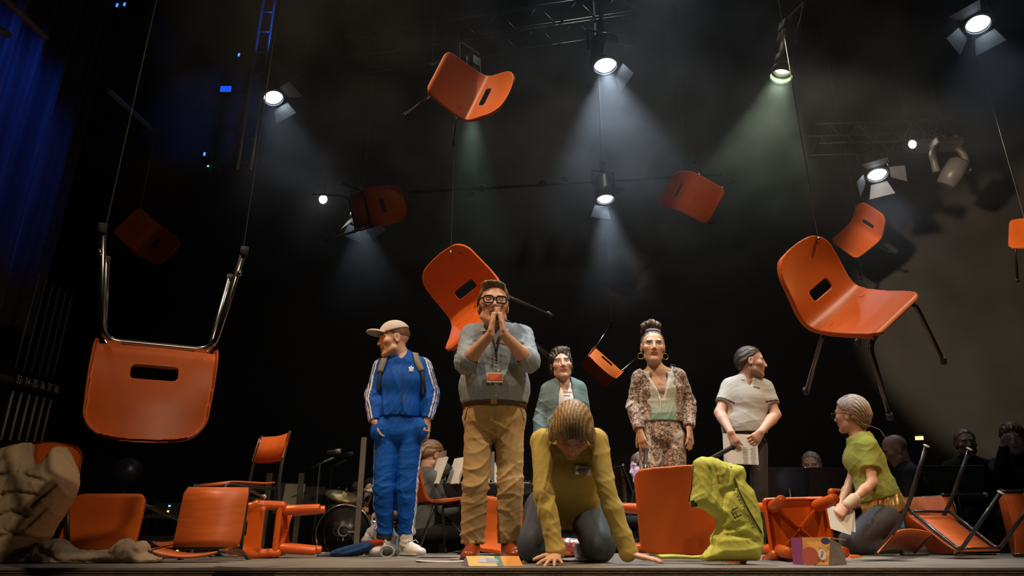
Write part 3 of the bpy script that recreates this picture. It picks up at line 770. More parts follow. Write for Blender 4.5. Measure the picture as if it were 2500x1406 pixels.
# ---------------------------------------------------------------- man in grey shirt and khaki trousers
D = 4.2; base = np.array([W(1200, 1364, D)[0], D, 0])
j = joints(D, head=(1205, 745, 4.02), neck=(1209, 803, 4.10), chest=(1209, 862, 4.14), waist=(1206, 945, 4.17), pelv=(1207, 1010, 4.2), shR=(1155, 820, 4.13), shL=(1272, 822, 4.13),
           elR=(1137, 884, 3.98), elL=(1291, 882, 3.98), wrR=(1197, 817, 3.80), wrL=(1230, 817, 3.80), hipR=(1171, 1030), hipL=(1243, 1030), knR=(1160, 1185, 4.14), knL=(1246, 1185, 4.14), anR=(1153, 1330), anL=(1243, 1330))
HR = frame((.10, -1, -.02), (0.03, 0, 1)); j['HR'] = HR; hs = 1.16
t = thing('person', 'man with glasses, grey shirt and khaki trousers, hands pressed to his mouth', 'person', base)
skin = (.60, .34, .23)
up = unit(W(1214, 764, 3.80) - W(1213, 815, 3.80))
hR = ((j['wrR'], unit(W(1211, 772, 3.81) - j['wrR']), (1, -.15, 0), -1), dict(s=1.06, curl=(.06, .04, .05, .10), spread=.05, thumb=(.75, .1, -.1), tcurl=0, ))
hL = ((j['wrL'], unit(W(1216, 772, 3.81) - j['wrL']), (-1, -.15, 0), 1), dict(s=1.06, curl=(.06, .04, .05, .10), spread=.05, thumb=(.75, .1, -.1), tcurl=0))
_, BV, BN = body(t, base, j, skin, face_paint(j['head'], HR, hs, skin, brow=(.10, .06, .03), closed=True), hs=hs, hands=(hR, hL), w=1.12, belly=.01)
short_hair(t, base, j['head'], HR, hs, (.10, .072, .035), (.30, .24, .13), .011, .058, quiff=.002)
S = Sdf(); torso_prims(S, j, .012, belly=.022, w=1.13, hips=1.05)
for q in 'RL': arm_prims(S, j['sh' + q], j['el' + q], j['wr' + q], .020, t=.10, s=1.12)
for q in 'RL':
    e = j['el' + q]; dv = unit(j['wr' + q] - e); S.cone(e + dv * .015, e + dv * .05, .064, .060, .004); S.cut(e + dv * .062, dv, c=e + dv * .12, r=.11)
S.cut(W(1207, 985, 4.2) - [0, 0, .005], (0, 0, -1)); nk = j['neck']; S.cone(nk - [0, 0, .03], nk + [0, .005, .03], .078, .070, .03); S.cut(nk + [0, 0, .022], (0, .35, 1))
shirtc = rgb('#8b98a3')
hot = [(j['elR'], .12, 1.4), (j['elL'], .12, 1.4), (j['shR'], .15, 1.0), (j['shL'], .15, 1.0), (j['waist'], .16, 1.1)]
so, SV, SN = build('shirt', S, .0062, CLOTH, t, base, shirtc, folds(.009, 18, 3, hot, base=.6), sm=1)
surf_strip('placket', SV, SN, lin((1213, 850), (1211, 980), 12), .03, mat('shirt_placket', shirtc, .8), so, base)
mb = MB()
for py in (842, 872, 905, 938, 966):
    p, n = on_surf(SV, SN, 1213, py, .006); mb.lathe([(.0055, 0), (.0055, .002)], 10, p, plate_R(n))
mb.build('button', plain('pale_button', (.7, .68, .64)), so, False, base)
for q, s in (('R', -1), ('L', 1)):
    a = nk + np.array([s * .03, -.085, -.035]); b = nk + np.array([s * .075, -.02, .02]); c_ = nk + np.array([s * .085, -.095, -.045])
    MB().add([a, b, c_, a + [0, -.006, 0], b + [0, -.006, .004], c_ + [0, -.006, 0]], [(0, 1, 2), (5, 4, 3), (0, 2, 5, 3), (1, 0, 3, 4), (2, 1, 4, 5)]).build('collar', mat('shirt_collar', shirtc, .8), so, False, base)
LAN = plain('black_ribbon', (.012, .012, .014))
surf_strip('lanyard', SV, SN, lin((1196, 806), (1210, 855), 6) + lin((1211, 862), (1212, 890), 4), .016, LAN, t, base, .003, .008)
surf_strip('lanyard', SV, SN, lin((1228, 806), (1213, 855), 6), .016, LAN, t, base, .003, .008)
mb = MB()
for i in range(7):
    p, n = on_surf(SV, SN, 1212 - i * .4, 878 + i * 4.6, .01); mb.lathe([(.003, -.005), (.006, 0), (.003, .005)], 8, p)
mb.build('chain', CHROME, t, True, base)
p, n = on_surf(SV, SN, 1208, 922, .016); Rp = plate_R((0.05, -1, .1))
bd = MB().box(p, (.095, .06, .004), Rp).build('badge', plain('badge_holder', (.6, .58, .56)), t, False, base)
MB().box(p + Rp @ np.array([0, .003, .003]), (.086, .043, .002), Rp).build('card', plain('orange_card', (.55, .10, .02)), bd, False, base)
# belt and trousers
khaki = rgb('#a58a60')
S = Sdf(); side = unit(j['shL'] - j['shR']); pc = j['pelv']
wl = W(1207, 990, 4.2)
S.flat(wl, pc - [0, 0, .03], side, (.190, .140), (.196, .142), .05)
for q in 'RL': leg_prims(S, j['hip' + q], j['kn' + q], j['an' + q] + [0, 0, .015], .010, .93, flare=.026, gk=.014)
S.cut(wl + [0, 0, .002], (0, 0, 1)); 
for q in 'RL': S.cut(j['an' + q] + [0, 0, .005], (0, 0, -1), r=.13)
hot = [(j['knR'], .17, 1.7), (j['knL'], .17, 1.7), (j['anR'], .12, 1.5), (j['anL'], .12, 1.5), (pc - [0, .1, .1], .16, 1.3)]
tr, TV, TN = build('trousers', S, .0065, CLOTH, t, base, khaki, folds(.009, 16, 8, hot, (1, 1, 1.8), base=.5), sm=1)
surf_strip('fly_seam', TV, TN, lin((1211, 992), (1210, 1060), 8), .012, mat('khaki_seam', tuple(np.array(khaki) * .8), .8), tr, base, .002, .001)
for px0, px1, s in ((1140, 1133, -1), (1272, 1281, 1)):
    surf_strip('pocket_edge', TV, TN, lin((px0, 995), (px1, 1025), 6), .008, mat('khaki_seam', khaki, .8), tr, base, .003, .002)
mb = MB(); ring = [wl + side * .196 * math.cos(a) + np.array([0, 1, 0]) * .146 * math.sin(a) for a in np.linspace(0, 2 * math.pi, 37)]
strip(mb, ring, [p - wl for p in ring], [(0, 0, 1)] * 37, .034, .004); mb.build('belt', plain('brown_belt', (.06, .035, .02)), t, True, base)
mb = MB().box(wl + np.array([0.0, -.152, 0]), (.045, .008, .038)); mb.build('belt_buckle', GOLD, t, False, base, .004)
br = rgb('#8f3d17'); shoe(t, base, j['anR'] + [0, .0, 0], (-.06, -1, 0), br, (.03, .02, .015), .30, laces=plain('brown_lace', (.10, .04, .02)), h=.10)
shoe(t, base, j['anL'] + [0, .0, 0], (.22, -1, 0), br, (.03, .02, .015), .30, laces=plain('brown_lace', (.10, .04, .02)), h=.10)
# spectacles
def glasses(t, base, c, R, s, m, w=.0032, lens=True, wide=1.0):
    L = lambda p: c + R @ (np.asarray(p, float) * s); mb = MB()
    for x in (-1, 1):
        pts = [L((x * (.033 + .0245 * wide * np.sign(math.cos(a)) * abs(math.cos(a)) ** .6), .104 - .004 * abs(math.cos(a)), .0 + .019 * np.sign(math.sin(a)) * abs(math.sin(a)) ** .6)) for a in np.linspace(0, 2 * math.pi, 29)]
        mb.tube(pts, w * s, 8, False); mb.tube([L((x * .058, .100, .008)), L((x * .076, .075, .010)), L((x * .084, -.005, .006)), L((x * .083, -.025, -.010))], w * s, 8)
    mb.tube([L((-.010, .104, .006)), L((0, .110, .008)), L((.010, .104, .006))], w * s, 8)
    g = mb.build('spectacles', m, t, True, base)
    if lens:
        gm = mat('spectacle_glass', (1, 1, 1), .02, trans=1.0, var=0, alpha=.25)
        for x in (-1, 1): MB().lathe([(.022 * s, 0), (.022 * s, .001)], 20, L((x * .033, .102, 0)), R @ np.array([[1, 0, 0], [0, 0, 1], [0, -1, 0]])).build('lens', gm, g, False, base)
glasses(t, base, j['head'], HR, hs, plain('black_acetate', (.012, .010, .009)), .0044, True, 1.08)
p, n = on_surf(SV, SN, 1232, 838, .004); MB().box(p, (.05, .012, .001), plate_R(n, (.2, 0, 1))).build('chest_logo', plain('orange_print', (.5, .10, .03)), so, False, base)
# ---------------------------------------------------------------- young man in the blue tracksuit
D = 5.0; base = np.array([W(965, 1358, D)[0], D, 0])
j = joints(D, head=(961, 830, 4.96), neck=(984, 878, 4.99), chest=(981, 932), waist=(975, 1000), pelv=(972, 1050), shR=(931, 897), shL=(1034, 896),
           elR=(911, 968, 4.97), elL=(1055, 958, 4.97), wrR=(915, 1030, 4.90), wrL=(1042, 1025, 4.93), hipR=(947, 1062), hipL=(1002, 1062), knR=(937, 1190, 4.95), knL=(993, 1190, 4.97), anR=(937, 1318), anL=(992, 1318))
HR = frame((-1, -.42, -.12), (-.06, 0, 1)); j['HR'] = HR; hs = 1.10; hd = j['head']
t = thing('person', 'young man in blue tracksuit and white cap looking left', 'person', base)
skin = (.62, .36, .24)
hL = ((j['wrL'], unit((.02, -.1, -1)), (-.8, .5, 0), 1), dict(s=1.0, curl=(.3, .35, .4, .4)))
hR = ((j['wrR'], unit((.25, -.05, -1)), (.8, .5, 0), -1), dict(s=1.0, curl=(.3, .35, .4, .4)))
_, BV, BN = body(t, base, j, skin, face_paint(hd, HR, hs, skin, brow=(.16, .09, .04), scalp=(.20, .12, .07)), hs=hs, hands=(hL, hR), w=.92)
L = lambda p: hd + HR @ (np.asarray(p, float) * hs)
S = Sdf(); S.ell(L((0, -.018, .040)), np.array([.080, .099, .086]) * hs, HR, .01); S.cut(L((0, .0, .012)), HR @ np.array([0, .0, -1]), k=.006); S.cut(L((0, .02, .02)), HR @ np.array([0, .75, -.6]), k=.006); S.cut(L((0, 0, -.045)), HR @ np.array([0, .2, -1]))
for x in (-1, 1): S.ell(L((x * .082, .0, -.012)), np.array([.022, .030, .040]) * hs, HR, .006, 'sub')
build('hair', S, .005, HAIR, t, base, (.17, .09, .04))
S = Sdf(); S.ell(L((0, -.012, .048)), np.array([.090, .108, .092]) * hs, HR, .01); S.cut(L((0, .05, .045)), HR @ np.array([0, -.22, -1]), k=.004)
capo, CV, CN = build('cap', S, .005, CLOTH, t, base, rgb('#cbc2b6'))
S = Sdf(); S.ell(L((0, .108, .046)), np.array([.068, .078, .022]) * hs, HR @ np.array([[1, 0, 0], [0, .97, -.22], [0, .22, .97]]), .005); S.ell(L((0, .108, .034)), np.array([.064, .080, .022]) * hs, HR @ np.array([[1, 0, 0], [0, .97, -.22], [0, .22, .97]]), .003, 'sub')
S.cut(L((0, .070, .05)), HR @ np.array([0, -1, 0])); build('cap_peak', S, .0042, CLOTH, capo, base, rgb('#cbc2b6'))
MB().lathe([(.008, 0), (.006, .005), (.001, .007)], 10, L((0, -.012, .139)), HR).build('cap_button', CLOTH, capo, True, base)
blue = np.array(rgb('#0b4da6')); white = np.array((.72, .70, .68))
def arm_stripes(segs, axis_out, n=3, w=.0115, gap=.022, c0=blue):
    """three stripes down the outside of a limb"""
    def fn(V, N):
        C = np.tile(c0, (len(V), 1)); best = np.full(len(V), 9.); off = np.zeros(len(V)); rad = np.ones(len(V)); ok = np.zeros(len(V), bool)
        for a, b, out in segs:
            a = np.asarray(a); d = b - a; tt = np.clip(((V - a) @ d) / (d @ d), 0, 1); q = V - a - tt[:, None] * d; r = np.linalg.norm(q, axis=1); m = r < best
            o = unit(np.asarray(out) - unit(d) * (np.asarray(out) @ unit(d))); w2 = np.cross(unit(d), o)
            x = q @ w2; y = q @ o
            best = np.where(m, r, best); off = np.where(m, np.arctan2(x, y) * r, off); ok = np.where(m, y > 0, ok); rad = np.where(m, r, rad)
        st = np.zeros(len(V), bool)
        for i in range(n): st |= np.abs(off - (i - (n - 1) / 2) * gap) < w / 2
        C[st & ok & (best < .085)] = white; return C
    return fn
S = Sdf(); torso_prims(S, j, .014, w=.96, hips=.98); S.cut(W(972, 1020, 5.0), (0, 0, -1), c=j['pelv'], r=.26)
for q in 'RL': arm_prims(S, j['sh' + q], j['el' + q], j['wr' + q], .016, t=.98, s=.98, k=.02)
for q in 'RL': S.cut(lerp(j['el' + q], j['wr' + q], .97), unit(j['wr' + q] - j['el' + q]), r=.09)
nk = j['neck']; S.cone(nk - [0, 0, .03], nk + [.0, .0, .045], .075, .066, .03); S.ell(nk + [0, -.05, .06], (.035, .08, .075), None, .006, 'sub'); S.cut(nk + [0, 0, .055], (0, .3, 1), r=.2)
hot = [(j['elR'], .14, 1.6), (j['elL'], .14, 1.6), (W(960, 1000, 4.9), .17, 1.5), (j['shR'], .12, .9), (j['shL'], .12, .9)]
segs = [(j['shR'], j['elR'], (-1, -.95, 0)), (j['elR'], j['wrR'], (-1, -.95, 0)), (j['shL'], j['elL'], (1, -.80, 0)), (j['elL'], j['wrL'], (1, -.80, 0))]
jk, JV, JN = build('track_jacket', S, .0055, JERSEYM, t, base, arm_stripes(segs, None), folds(.008, 17, 21, hot, base=.55))
NAVY = plain('dark_blue_zip', (.005, .03, .10))
surf_strip('zip', JV, JN, lin((984, 905), (981, 1016), 12), .010, NAVY, jk, base, .003, .001)
S = Sdf(); S.cone(nk - [0, .0, .05], nk + [0, -.002, .02], .066, .060, .02); build('undershirt', S, .008, CLOTH, t, base, (.62, .60, .58))
# trefoil-shaped emblem
def emblem(name, c, n, s, m, par, base, up=(0, 0, 1)):
    R = plate_R(n, up); mb = MB(); f = lambda a, b: (lambda p: c + R @ np.array([p[0], p[1], p[2]]))
    def leaf(ang, l, w):
        pts = []
        for a in np.linspace(0, 2 * math.pi, 13)[:-1]:
            x = math.sin(a) * w * (1.0 - .3 * math.cos(a)); y = l * .5 + math.cos(a) * l * .5
            pts.append((x * math.cos(ang) + y * math.sin(ang), -x * math.sin(ang) + y * math.cos(ang)))
        mb.prism([(a * s, b * s) for a, b in pts], 0, .0015, lambda p: c + R @ p)
    leaf(0, .9, .26); leaf(.85, .8, .24); leaf(-.85, .8, .24)
    for i in range(2): mb.prism([(-.5 * s, (-.18 - i * .2) * s), (.5 * s, (-.18 - i * .2) * s), (.5 * s, (-.06 - i * .2) * s), (-.5 * s, (-.06 - i * .2) * s)], 0, .0015, lambda p: c + R @ p)
    mb.prism([(-.55 * s, -.62 * s), (.55 * s, -.62 * s), (.55 * s, -.5 * s), (-.55 * s, -.5 * s)], 0, .0015, lambda p: c + R @ p)
    return mb.build(name, m, par, False, base)
WPRINT = plain('white_print', (.7, .69, .67))
p, n = on_surf(JV, JN, 1004, 900, .005); emblem('emblem', p, n, .032, WPRINT, jk, base)
# backpack straps
STRAP = plain('grey_strap', (.22, .20, .17)); STRAPB = plain('black_strap', (.015, .015, .016))
for pts in ([(944, 868), (937, 880), (931, 895), (928, 908)], [(1012, 864), (1019, 880), (1026, 895), (1031, 906)]):
    surf_strip('backpack_strap', JV, JN, lin(pts[0], pts[1], 4) + lin(pts[1], pts[3], 6)[1:], .045, STRAP, t, base, .009, .006)
for pts in ([(928, 906), (926, 935), (925, 955)], [(1031, 905), (1034, 935), (1034, 968)]):
    surf_strip('backpack_webbing', JV, JN, lin(pts[0], pts[1], 5) + lin(pts[1], pts[2], 4)[1:], .026, STRAPB, t, base, .006, .005)
S = Sdf(); S.rbox(lerp(j['chest'], nk, .2) + [0, .20, -.06], (.14, .075, .21), .05); build('backpack', S, .009, NYLON, t, base, (.03, .03, .035), folds(.006, 12, 3))
# bottoms
S = Sdf(); side = unit(j['shL'] - j['shR']); wl = W(972, 1012, 5.0)
S.flat(wl, j['pelv'] - [0, 0, .02], side, (.155, .112), (.168, .118), .05)
for q in 'RL': leg_prims(S, j['hip' + q], j['kn' + q], j['an' + q] + [0, 0, .06], .010, .98, flare=.010, gk=.010)
for q in 'RL': S.cut(j['an' + q] + [0, 0, .035], (0, 0, -1), r=.12)
for q, s in (('R', -1), ('L', 1)): S.ell(lerp(j['wr' + q], j['hip' + q], .35) + [s * .005, -.02, -.03], (.055, .05, .085), None, .03)
hot = [(j['knR'], .15, 1.9), (j['knL'], .15, 1.9), (j['anR'] + [0, 0, .08], .12, 1.7), (j['anL'] + [0, 0, .08], .12, 1.7), (j['pelv'], .14, .9)]
def legcol(V, N):
    C = np.tile(blue, (len(V), 1)); 
    for q, s in (('R', -1), ('L', 1)):
        for a, b in ((j['hip' + q], j['kn' + q]), (j['kn' + q], j['an' + q])):
            d = b - a; tt = ((V - a) @ d) / (d @ d); qv = V - a - tt[:, None] * d; o = unit((s, -.08, 0)); x = qv @ np.cross(unit(d), o); m = (tt > -.05) & (tt < 1.05) & (qv @ o > .02) & (np.abs(V[:, 0] - (a + tt[:, None] * d)[:, 0]) < .16) & (np.sign((V[:, 0] - j['pelv'][0]) * s) > 0)
            for i in (-1, 0, 1): C[m & (np.abs(x - i * .019) < .0055)] = white
    return C
tk, TV, TN = build('track_bottoms', S, .0058, JERSEYM, t, base, legcol, folds(.008, 15, 33, hot, (1, 1, 1.7)))
p, n = on_surf(TV, TN, 1031, 1094, .004); emblem('emblem', p, (.3, -1, 0), .022, WPRINT, tk, base)
for q in 'RL':
    S = Sdf(); S.cone(j['an' + q] + [0, 0, -.03], j['an' + q] + [0, 0, .09], .044, .046, .01); build('sock', S, .007, CLOTH, t, base, (.62, .57, .52), folds(.004, 40, 4, bias=(.1, .1, 3), base=1))
S = Sdf(); S.cone(j['anR'] + [0, 0, .01], j['anR'] + [0, 0, .035], .052, .053, .01); S.cut(j['anR'] + [0, 0, -.005], (0, 0, -1)); S.cut(j['anR'] + [0, 0, .05], (0, 0, 1)); build('ankle_tag', S, .006, NYLON, t, base, (.03, .03, .032))
TRAIN = mat('white_trainer_leather', rough=.5, attr=True, var=.08, vscale=20); LACEW = plain('white_lace', (.66, .64, .62))
shoe(t, base, j['anR'] + [0, .02, 0], (-.12, -1, 0), (.62, .60, .57), (.55, .53, .50), .29, m=TRAIN, laces=LACEW, h=.10, name='trainer')
shoe(t, base, j['anL'] + [0, .02, 0], (.62, -.78, 0), (.62, .60, .57), (.55, .53, .50), .29, m=TRAIN, laces=LACEW, h=.10, name='trainer')

# ---------------------------------------------------------------- woman on hands and knees, yellow top
base = np.array([W(1390, 1375, 3.6)[0], 3.6, 0])
j = joints(3.6, head=(1397, 1050, 3.44), neck=(1390, 1072, 3.58), chest=(1387, 1128, 3.70), waist=(1382, 1200, 3.88), pelv=(1380, 1240, 4.02), shR=(1322, 1078, 3.58), shL=(1458, 1078, 3.58),
           elR=(1328, 1205, 3.46), elL=(1482, 1200, 3.50), hipR=(1335, 1250, 4.0), hipL=(1428, 1250, 4.0))
j['wrR'] = W(1358, 1352, 3.44); j['wrL'] = W(1535, 1356, 3.46); j['wrR'][2] = .052; j['wrL'][2] = .05
for q, x, y in (('R', 1306, 3.66), ('L', 1462, 3.68)):
    j['kn' + q] = np.array([W(x, 1340, y)[0], y, .075]); j['an' + q] = np.array([j['kn' + q][0] + (.05 if q == 'R' else -.03), 4.10, .055])
HR = frame((-.04, -.36, -.93), (.0, -.93, .36)); j['HR'] = HR; hs = 1.13; hd = j['head']
t = thing('person', 'woman in yellow top and grey leggings on hands and knees at the front', 'person', base)
skin = (.62, .33, .20)
hR = ((j['wrR'], unit((-.25, -.85, -.30)), (0, 0, -1), -1), dict(s=.98, curl=(.10, .12, .12, .10), spread=.42, thumb=(.5, .8, .0), bend=-.12))
hL = ((j['wrL'], unit((.92, -.38, -.22)), (0, 0, -1), 1), dict(s=.98, curl=(.10, .12, .12, .10), spread=.22, thumb=(.6, .8, .0), bend=-.12))
_, BV, BN = body(t, base, j, skin, face_paint(hd, HR, hs, skin, brow=(.12, .07, .03), lips=(.40, .10, .08), closed=True), True, hs, hands=(hR, hL), bust=0, w=.9)
L = lambda p: hd + HR @ (np.asarray(p, float) * hs)
S = Sdf(); S.ell(L((0, -.016, .042)), np.array([.085, .104, .092]) * hs, HR, .01)
for x in (-1, 1): S.flat(L((x * .060, .0, .05)), L((x * .088, .005, -.03)), HR[:, 1], (.05 * hs, .026 * hs), (.045 * hs, .020 * hs), .02)
S.ell(L((0, -.07, -.02)), np.array([.085, .05, .08]) * hs, HR, .03)
S.ell(L((0, .105, -.03)), np.array([.055, .065, .098]) * hs, HR, .012, 'sub'); S.cut(L((0, .088, 0)), HR @ np.array([0, 1, -.25]), k=.01)
def hcol(V, N):
    q = ((V - hd) @ HR) / hs; a = np.arctan2(q[:, 0], .16 - q[:, 1] * .3); x = .5 + .5 * np.sin(a * 70 + 5 * np.sin(q[:, 2] * 30 + q[:, 1] * 20)); d = np.exp(-(np.abs(q[:, 0]) / .055) ** 2) * np.clip(.4 + q[:, 1] * 8, 0, 1)
    C = np.array((.20, .12, .05)) * (1 - x[:, None]) + np.array((.50, .34, .16)) * x[:, None]; return C * (1 - .72 * d[:, None])
build('hair', S, .0042, HAIR, t, base, hcol, strand_disp(hd, HR, hs, .0007, 84))
S = Sdf(); torso_prims(S, j, .010, w=.98, hips=.98)
for q in 'RL':
    arm_prims(S, j['sh' + q], j['el' + q], j['wr' + q], .008, t=.97, s=.92, rw=.012)
dn = unit(j['pelv'] - j['waist']); S.cut(lerp(j['waist'], j['pelv'], 1.02), dn, r=.3)
S.flat(lerp(j['chest'], j['waist'], .5), lerp(j['waist'], j['pelv'], .7) - [0, .10, .115], (1, 0, 0), (.145, .075), (.155, .03), .05)
S.cone(j['neck'], j['neck'] + unit(j['neck'] - j['chest']) * .015, .075, .068, .03)
S.cut(j['neck'] + unit(j['neck'] - j['chest']) * .028, j['neck'] - j['chest'], r=.12)
hot = [(j['elR'], .15, 1.3), (j['elL'], .15, 1.1), (j['wrR'] + [0, 0, .08], .13, 1.5), (j['wrL'] + [0, 0, .08], .13, 1.6), (j['waist'], .14, 1.0)]
yellow = rgb('#bba458')
tp, TV, TN = build('yellow_top', S, .0058, CLOTH, t, base, yellow, folds(.0065, 17, 41, hot, base=.55))
p, n = on_surf(TV, TN, 1420, 1148, .016); Rb = plate_R(n * [1, 1, .4], (.05, 0, 1)); bd = MB().box(p, (.098, .044, .003), Rb).build('name_badge', plain('badge_white', (.60, .56, .50)), t, False, base)
text_mesh('badge_text', 'AMY', .026, plain('dark_ink', (.05, .035, .03)), bd, p - base + Rb @ np.array([-.012, 0, .0022]), Rb)
S = Sdf(); 
for q in 'RL':
    S.cone(j['hip' + q], j['kn' + q] + [0, .02, .02], .112, .082, .02); S.ell(j['kn' + q] + [0, .03, .0], (.086, .075, .076), None, .03); S.cone(j['kn' + q] + [0, .06, -.005], j['an' + q], .066, .042, .03)
S.flat(j['hipR'], j['hipL'], (0, 0, 1), (.13, .12), (.13, .12), .05); S.ell(j['pelv'] + [0, .04, -.02], (.17, .13, .13), None, .04); S.cut((0, 0, .003), (0, 0, -1))
build('leggings', S, .0065, JERSEYM, t, base, rgb('#4a5058'), folds(.0035, 16, 5, [(j['hipR'], .1, 1.5), (j['hipL'], .1, 1.5)]))
for q in 'RL': shoe(t, base, j['an' + q] + [0, .10, 0], (.05, 1, 0), (.5, .48, .46), (.55, .52, .5), .24, m=TRAIN, h=.075, name='trainer')
mb = MB(); mb.tube([L((.085, .02, .03)), L((.105, .01, .05)), L((.11, -.03, .03)), L((.088, -.07, .0))], .0016, 6); mb.build('microphone_wire', plain('clear_wire', (.3, .26, .22)), t, True, base)

# ---------------------------------------------------------------- woman in printed tracksuit
D = 5.2; base = np.array([W(1615, 1355, D)[0], D, 0])
j = joints(D, head=(1594, 848, 5.12), neck=(1602, 905, 5.18), chest=(1612, 952), waist=(1611, 1012), pelv=(1615, 1058), shR=(1562, 923), shL=(1656, 920), elR=(1546, 990, 5.22), elL=(1682, 985, 5.22),
           wrR=(1562, 1052, 5.12), wrL=(1682, 1045, 5.12), hipR=(1591, 1070), hipL=(1642, 1070), knR=(1590, 1195, 5.15), knL=(1650, 1195, 5.15), anR=(1590, 1320), anL=(1652, 1320))
HR = frame((-.10, -1, .0), (.05, 0, 1)); j['HR'] = HR; hs = 1.13; hd = j['head']
t = thing('person', 'woman in patterned zip tracksuit with high bun and hoop earrings', 'person', base)
skin = (.58, .33, .21)
hR = ((j['wrR'], unit((.16, -.12, -1)), (.75, .6, 0), -1), dict(s=1.0, curl=(.16, .18, .2, .22), spread=.14, thumb=(.7, .6, .1)))
hL = ((j['wrL'], unit((-.03, -.12, -1)), (-.75, .6, 0), 1), dict(s=1.0, curl=(.16, .18, .2, .22), spread=.14, thumb=(.7, .6, .1)))
_, BV, BN = body(t, base, j, skin, face_paint(hd, HR, hs, skin, brow=(.05, .025, .015), lips=(.30, .05, .05), eyeshade=(.05, .03, .025)), True, hs, hands=(hR, hL), bust=1, w=.95)
L = lambda p: hd + HR @ (np.asarray(p, float) * hs)
S = Sdf(); S.ell(L((0, -.018, .036)), np.array([.080, .099, .088]) * hs, HR, .01); S.ell(L((0, -.03, -.01)), np.array([.080, .088, .07]) * hs, HR, .03); S.cut(L((0, .052, .075)), HR @ np.array([0, .75, -.66]), k=.008); S.cut(L((0, .004, .0)), HR @ np.array([0, 1, -.15]), c=L((0, .06, -.03)), r=.085 * hs); S.cut(L((0, -.03, -.05)), HR @ np.array([0, .3, -1]))
for x in (-1, 1): S.ell(L((x * .082, .0, -.012)), np.array([.022, .026, .036]) * hs, HR, .006, 'sub')
ho, _, _ = build('hair', S, .0045, HAIR, t, base, strand_col(hd, HR, hs, (.07, .055, .05), (.16, .13, .125), 80), strand_disp(hd, HR, hs, .0012, 60))
S = Sdf(); S.chain([L(p) for p in ((-.01, -.02, .12), (-.025, .0, .150), (.01, .012, .163), (.045, -.005, .148), (.05, -.04, .12), (.055, -.07, .07))], np.array([.034, .032, .032, .034, .03, .018]) * hs, .014)
S.ell(L((-.025, .012, .15)), .03 * hs, HR, .008); build('bun', S, .0048, HAIR, ho, base, strand_col(hd, HR, hs, (.035, .02, .015), (.15, .085, .06), 60), strand_disp(hd, HR, hs, .003, 70))
torus(MB(), L((0, -.012, .115)), HR @ np.array([[1, 0, 0], [0, 0, 1], [0, -1, 0]]), .047 * hs, .010 * hs, 20).build('hair_tie', plain('lilac_hair_tie', (.42, .38, .58)), ho, True, base)
for x in (-1, 1): torus(MB(), L((x * .082, .0, -.062)), frame((.25 * x, 1, 0)), .021 * hs, .0022, 20).build('hoop_earring', GOLD, t, True, base)
PRINTM = mat('animal_print_cloth', rough=.7, attr=True, var=.08, sheen=.2); nt = PRINTM.node_tree; bs = nt.nodes['Principled BSDF']
tc = _n(nt, 'ShaderNodeTexCoord'); nz = _n(nt, 'ShaderNodeTexNoise'); nz.inputs['Scale'].default_value = 34; nz.inputs['Detail'].default_value = 4; nz.inputs['Distortion'].default_value = 2.2; nt.links.new(tc.outputs['Object'], nz.inputs['Vector'])
n3 = _n(nt, 'ShaderNodeTexNoise'); n3.inputs['Scale'].default_value = 7; n3.inputs['Distortion'].default_value = 1.0; nt.links.new(tc.outputs['Object'], n3.inputs['Vector'])
cr = _n(nt, 'ShaderNodeValToRGB'); nt.links.new(nz.outputs['Fac'], cr.inputs[0])
for i, (p_, c_) in enumerate(((.42, (.05, .03, .022)), (.50, (.24, .13, .085)), (.57, (.38, .28, .20)), (.68, (.55, .48, .40)))):
    e = cr.color_ramp.elements[i] if i < 2 else cr.color_ramp.elements.new(p_); e.position = p_; e.color = (*c_, 1)
c2 = _n(nt, 'ShaderNodeValToRGB'); nt.links.new(n3.outputs['Fac'], c2.inputs[0]); c2.color_ramp.elements[0].position = .58; c2.color_ramp.elements[1].position = .66
mxa = _n(nt, 'ShaderNodeMixRGB'); nt.links.new(c2.outputs[0], mxa.inputs[0]); nt.links.new(cr.outputs[0], mxa.inputs[1]); mxa.inputs[2].default_value = (.56, .50, .43, 1)
at = _n(nt, 'ShaderNodeAttribute', attribute_name='Col'); sc = _n(nt, 'ShaderNodeSeparateColor'); nt.links.new(at.outputs['Color'], sc.inputs[0])
lt = _n(nt, 'ShaderNodeMath', operation='GREATER_THAN'); lt.inputs[1].default_value = .02; nt.links.new(sc.outputs[1], lt.inputs[0])
mxb = _n(nt, 'ShaderNodeMixRGB'); nt.links.new(lt.outputs[0], mxb.inputs[0]); nt.links.new(mxa.outputs[0], mxb.inputs[1]); nt.links.new(at.outputs['Color'], mxb.inputs[2]); nt.links.new(mxb.outputs[0], bs.inputs['Base Color'])
def printcol(p_teal):
    def fn(V, N):
        C = np.zeros((len(V), 3))
        if p_teal:
            cx = np.abs(V[:, 0] - W(1610, 980, D)[0]); z = np.sin(V @ np.array([31., 17, 23]) + 2 * np.sin(V @ np.array([19., 5, -27]))); f = np.clip(1.25 - (cx / .115) ** 2, 0, 1) * (V[:, 1] < j['chest'][1] + .02); zz = np.clip((V[:, 2] - j['waist'][2] + .06) / .16, 0, 1)
            te = np.array((.20, .40, .33)) * (1 - zz[:, None]) + np.array((.44, .45, .36)) * zz[:, None]; C = np.where((f > .5 + .2 * z)[:, None], te, C)
            nk = j['neck']; tt = np.clip((nk[2] - .03 - V[:, 2]) / .19, -.3, 1); lw = .074 - .060 * np.maximum(tt, 0); lm = (np.abs(V[:, 0] - nk[0] - .012 * tt) < lw + .034 * (1 - .75 * np.maximum(tt, 0))) & (V[:, 2] > nk[2] - .235) & (V[:, 1] < nk[1] + .02); C[lm] = (.60, .61, .64)
        return C
    return fn
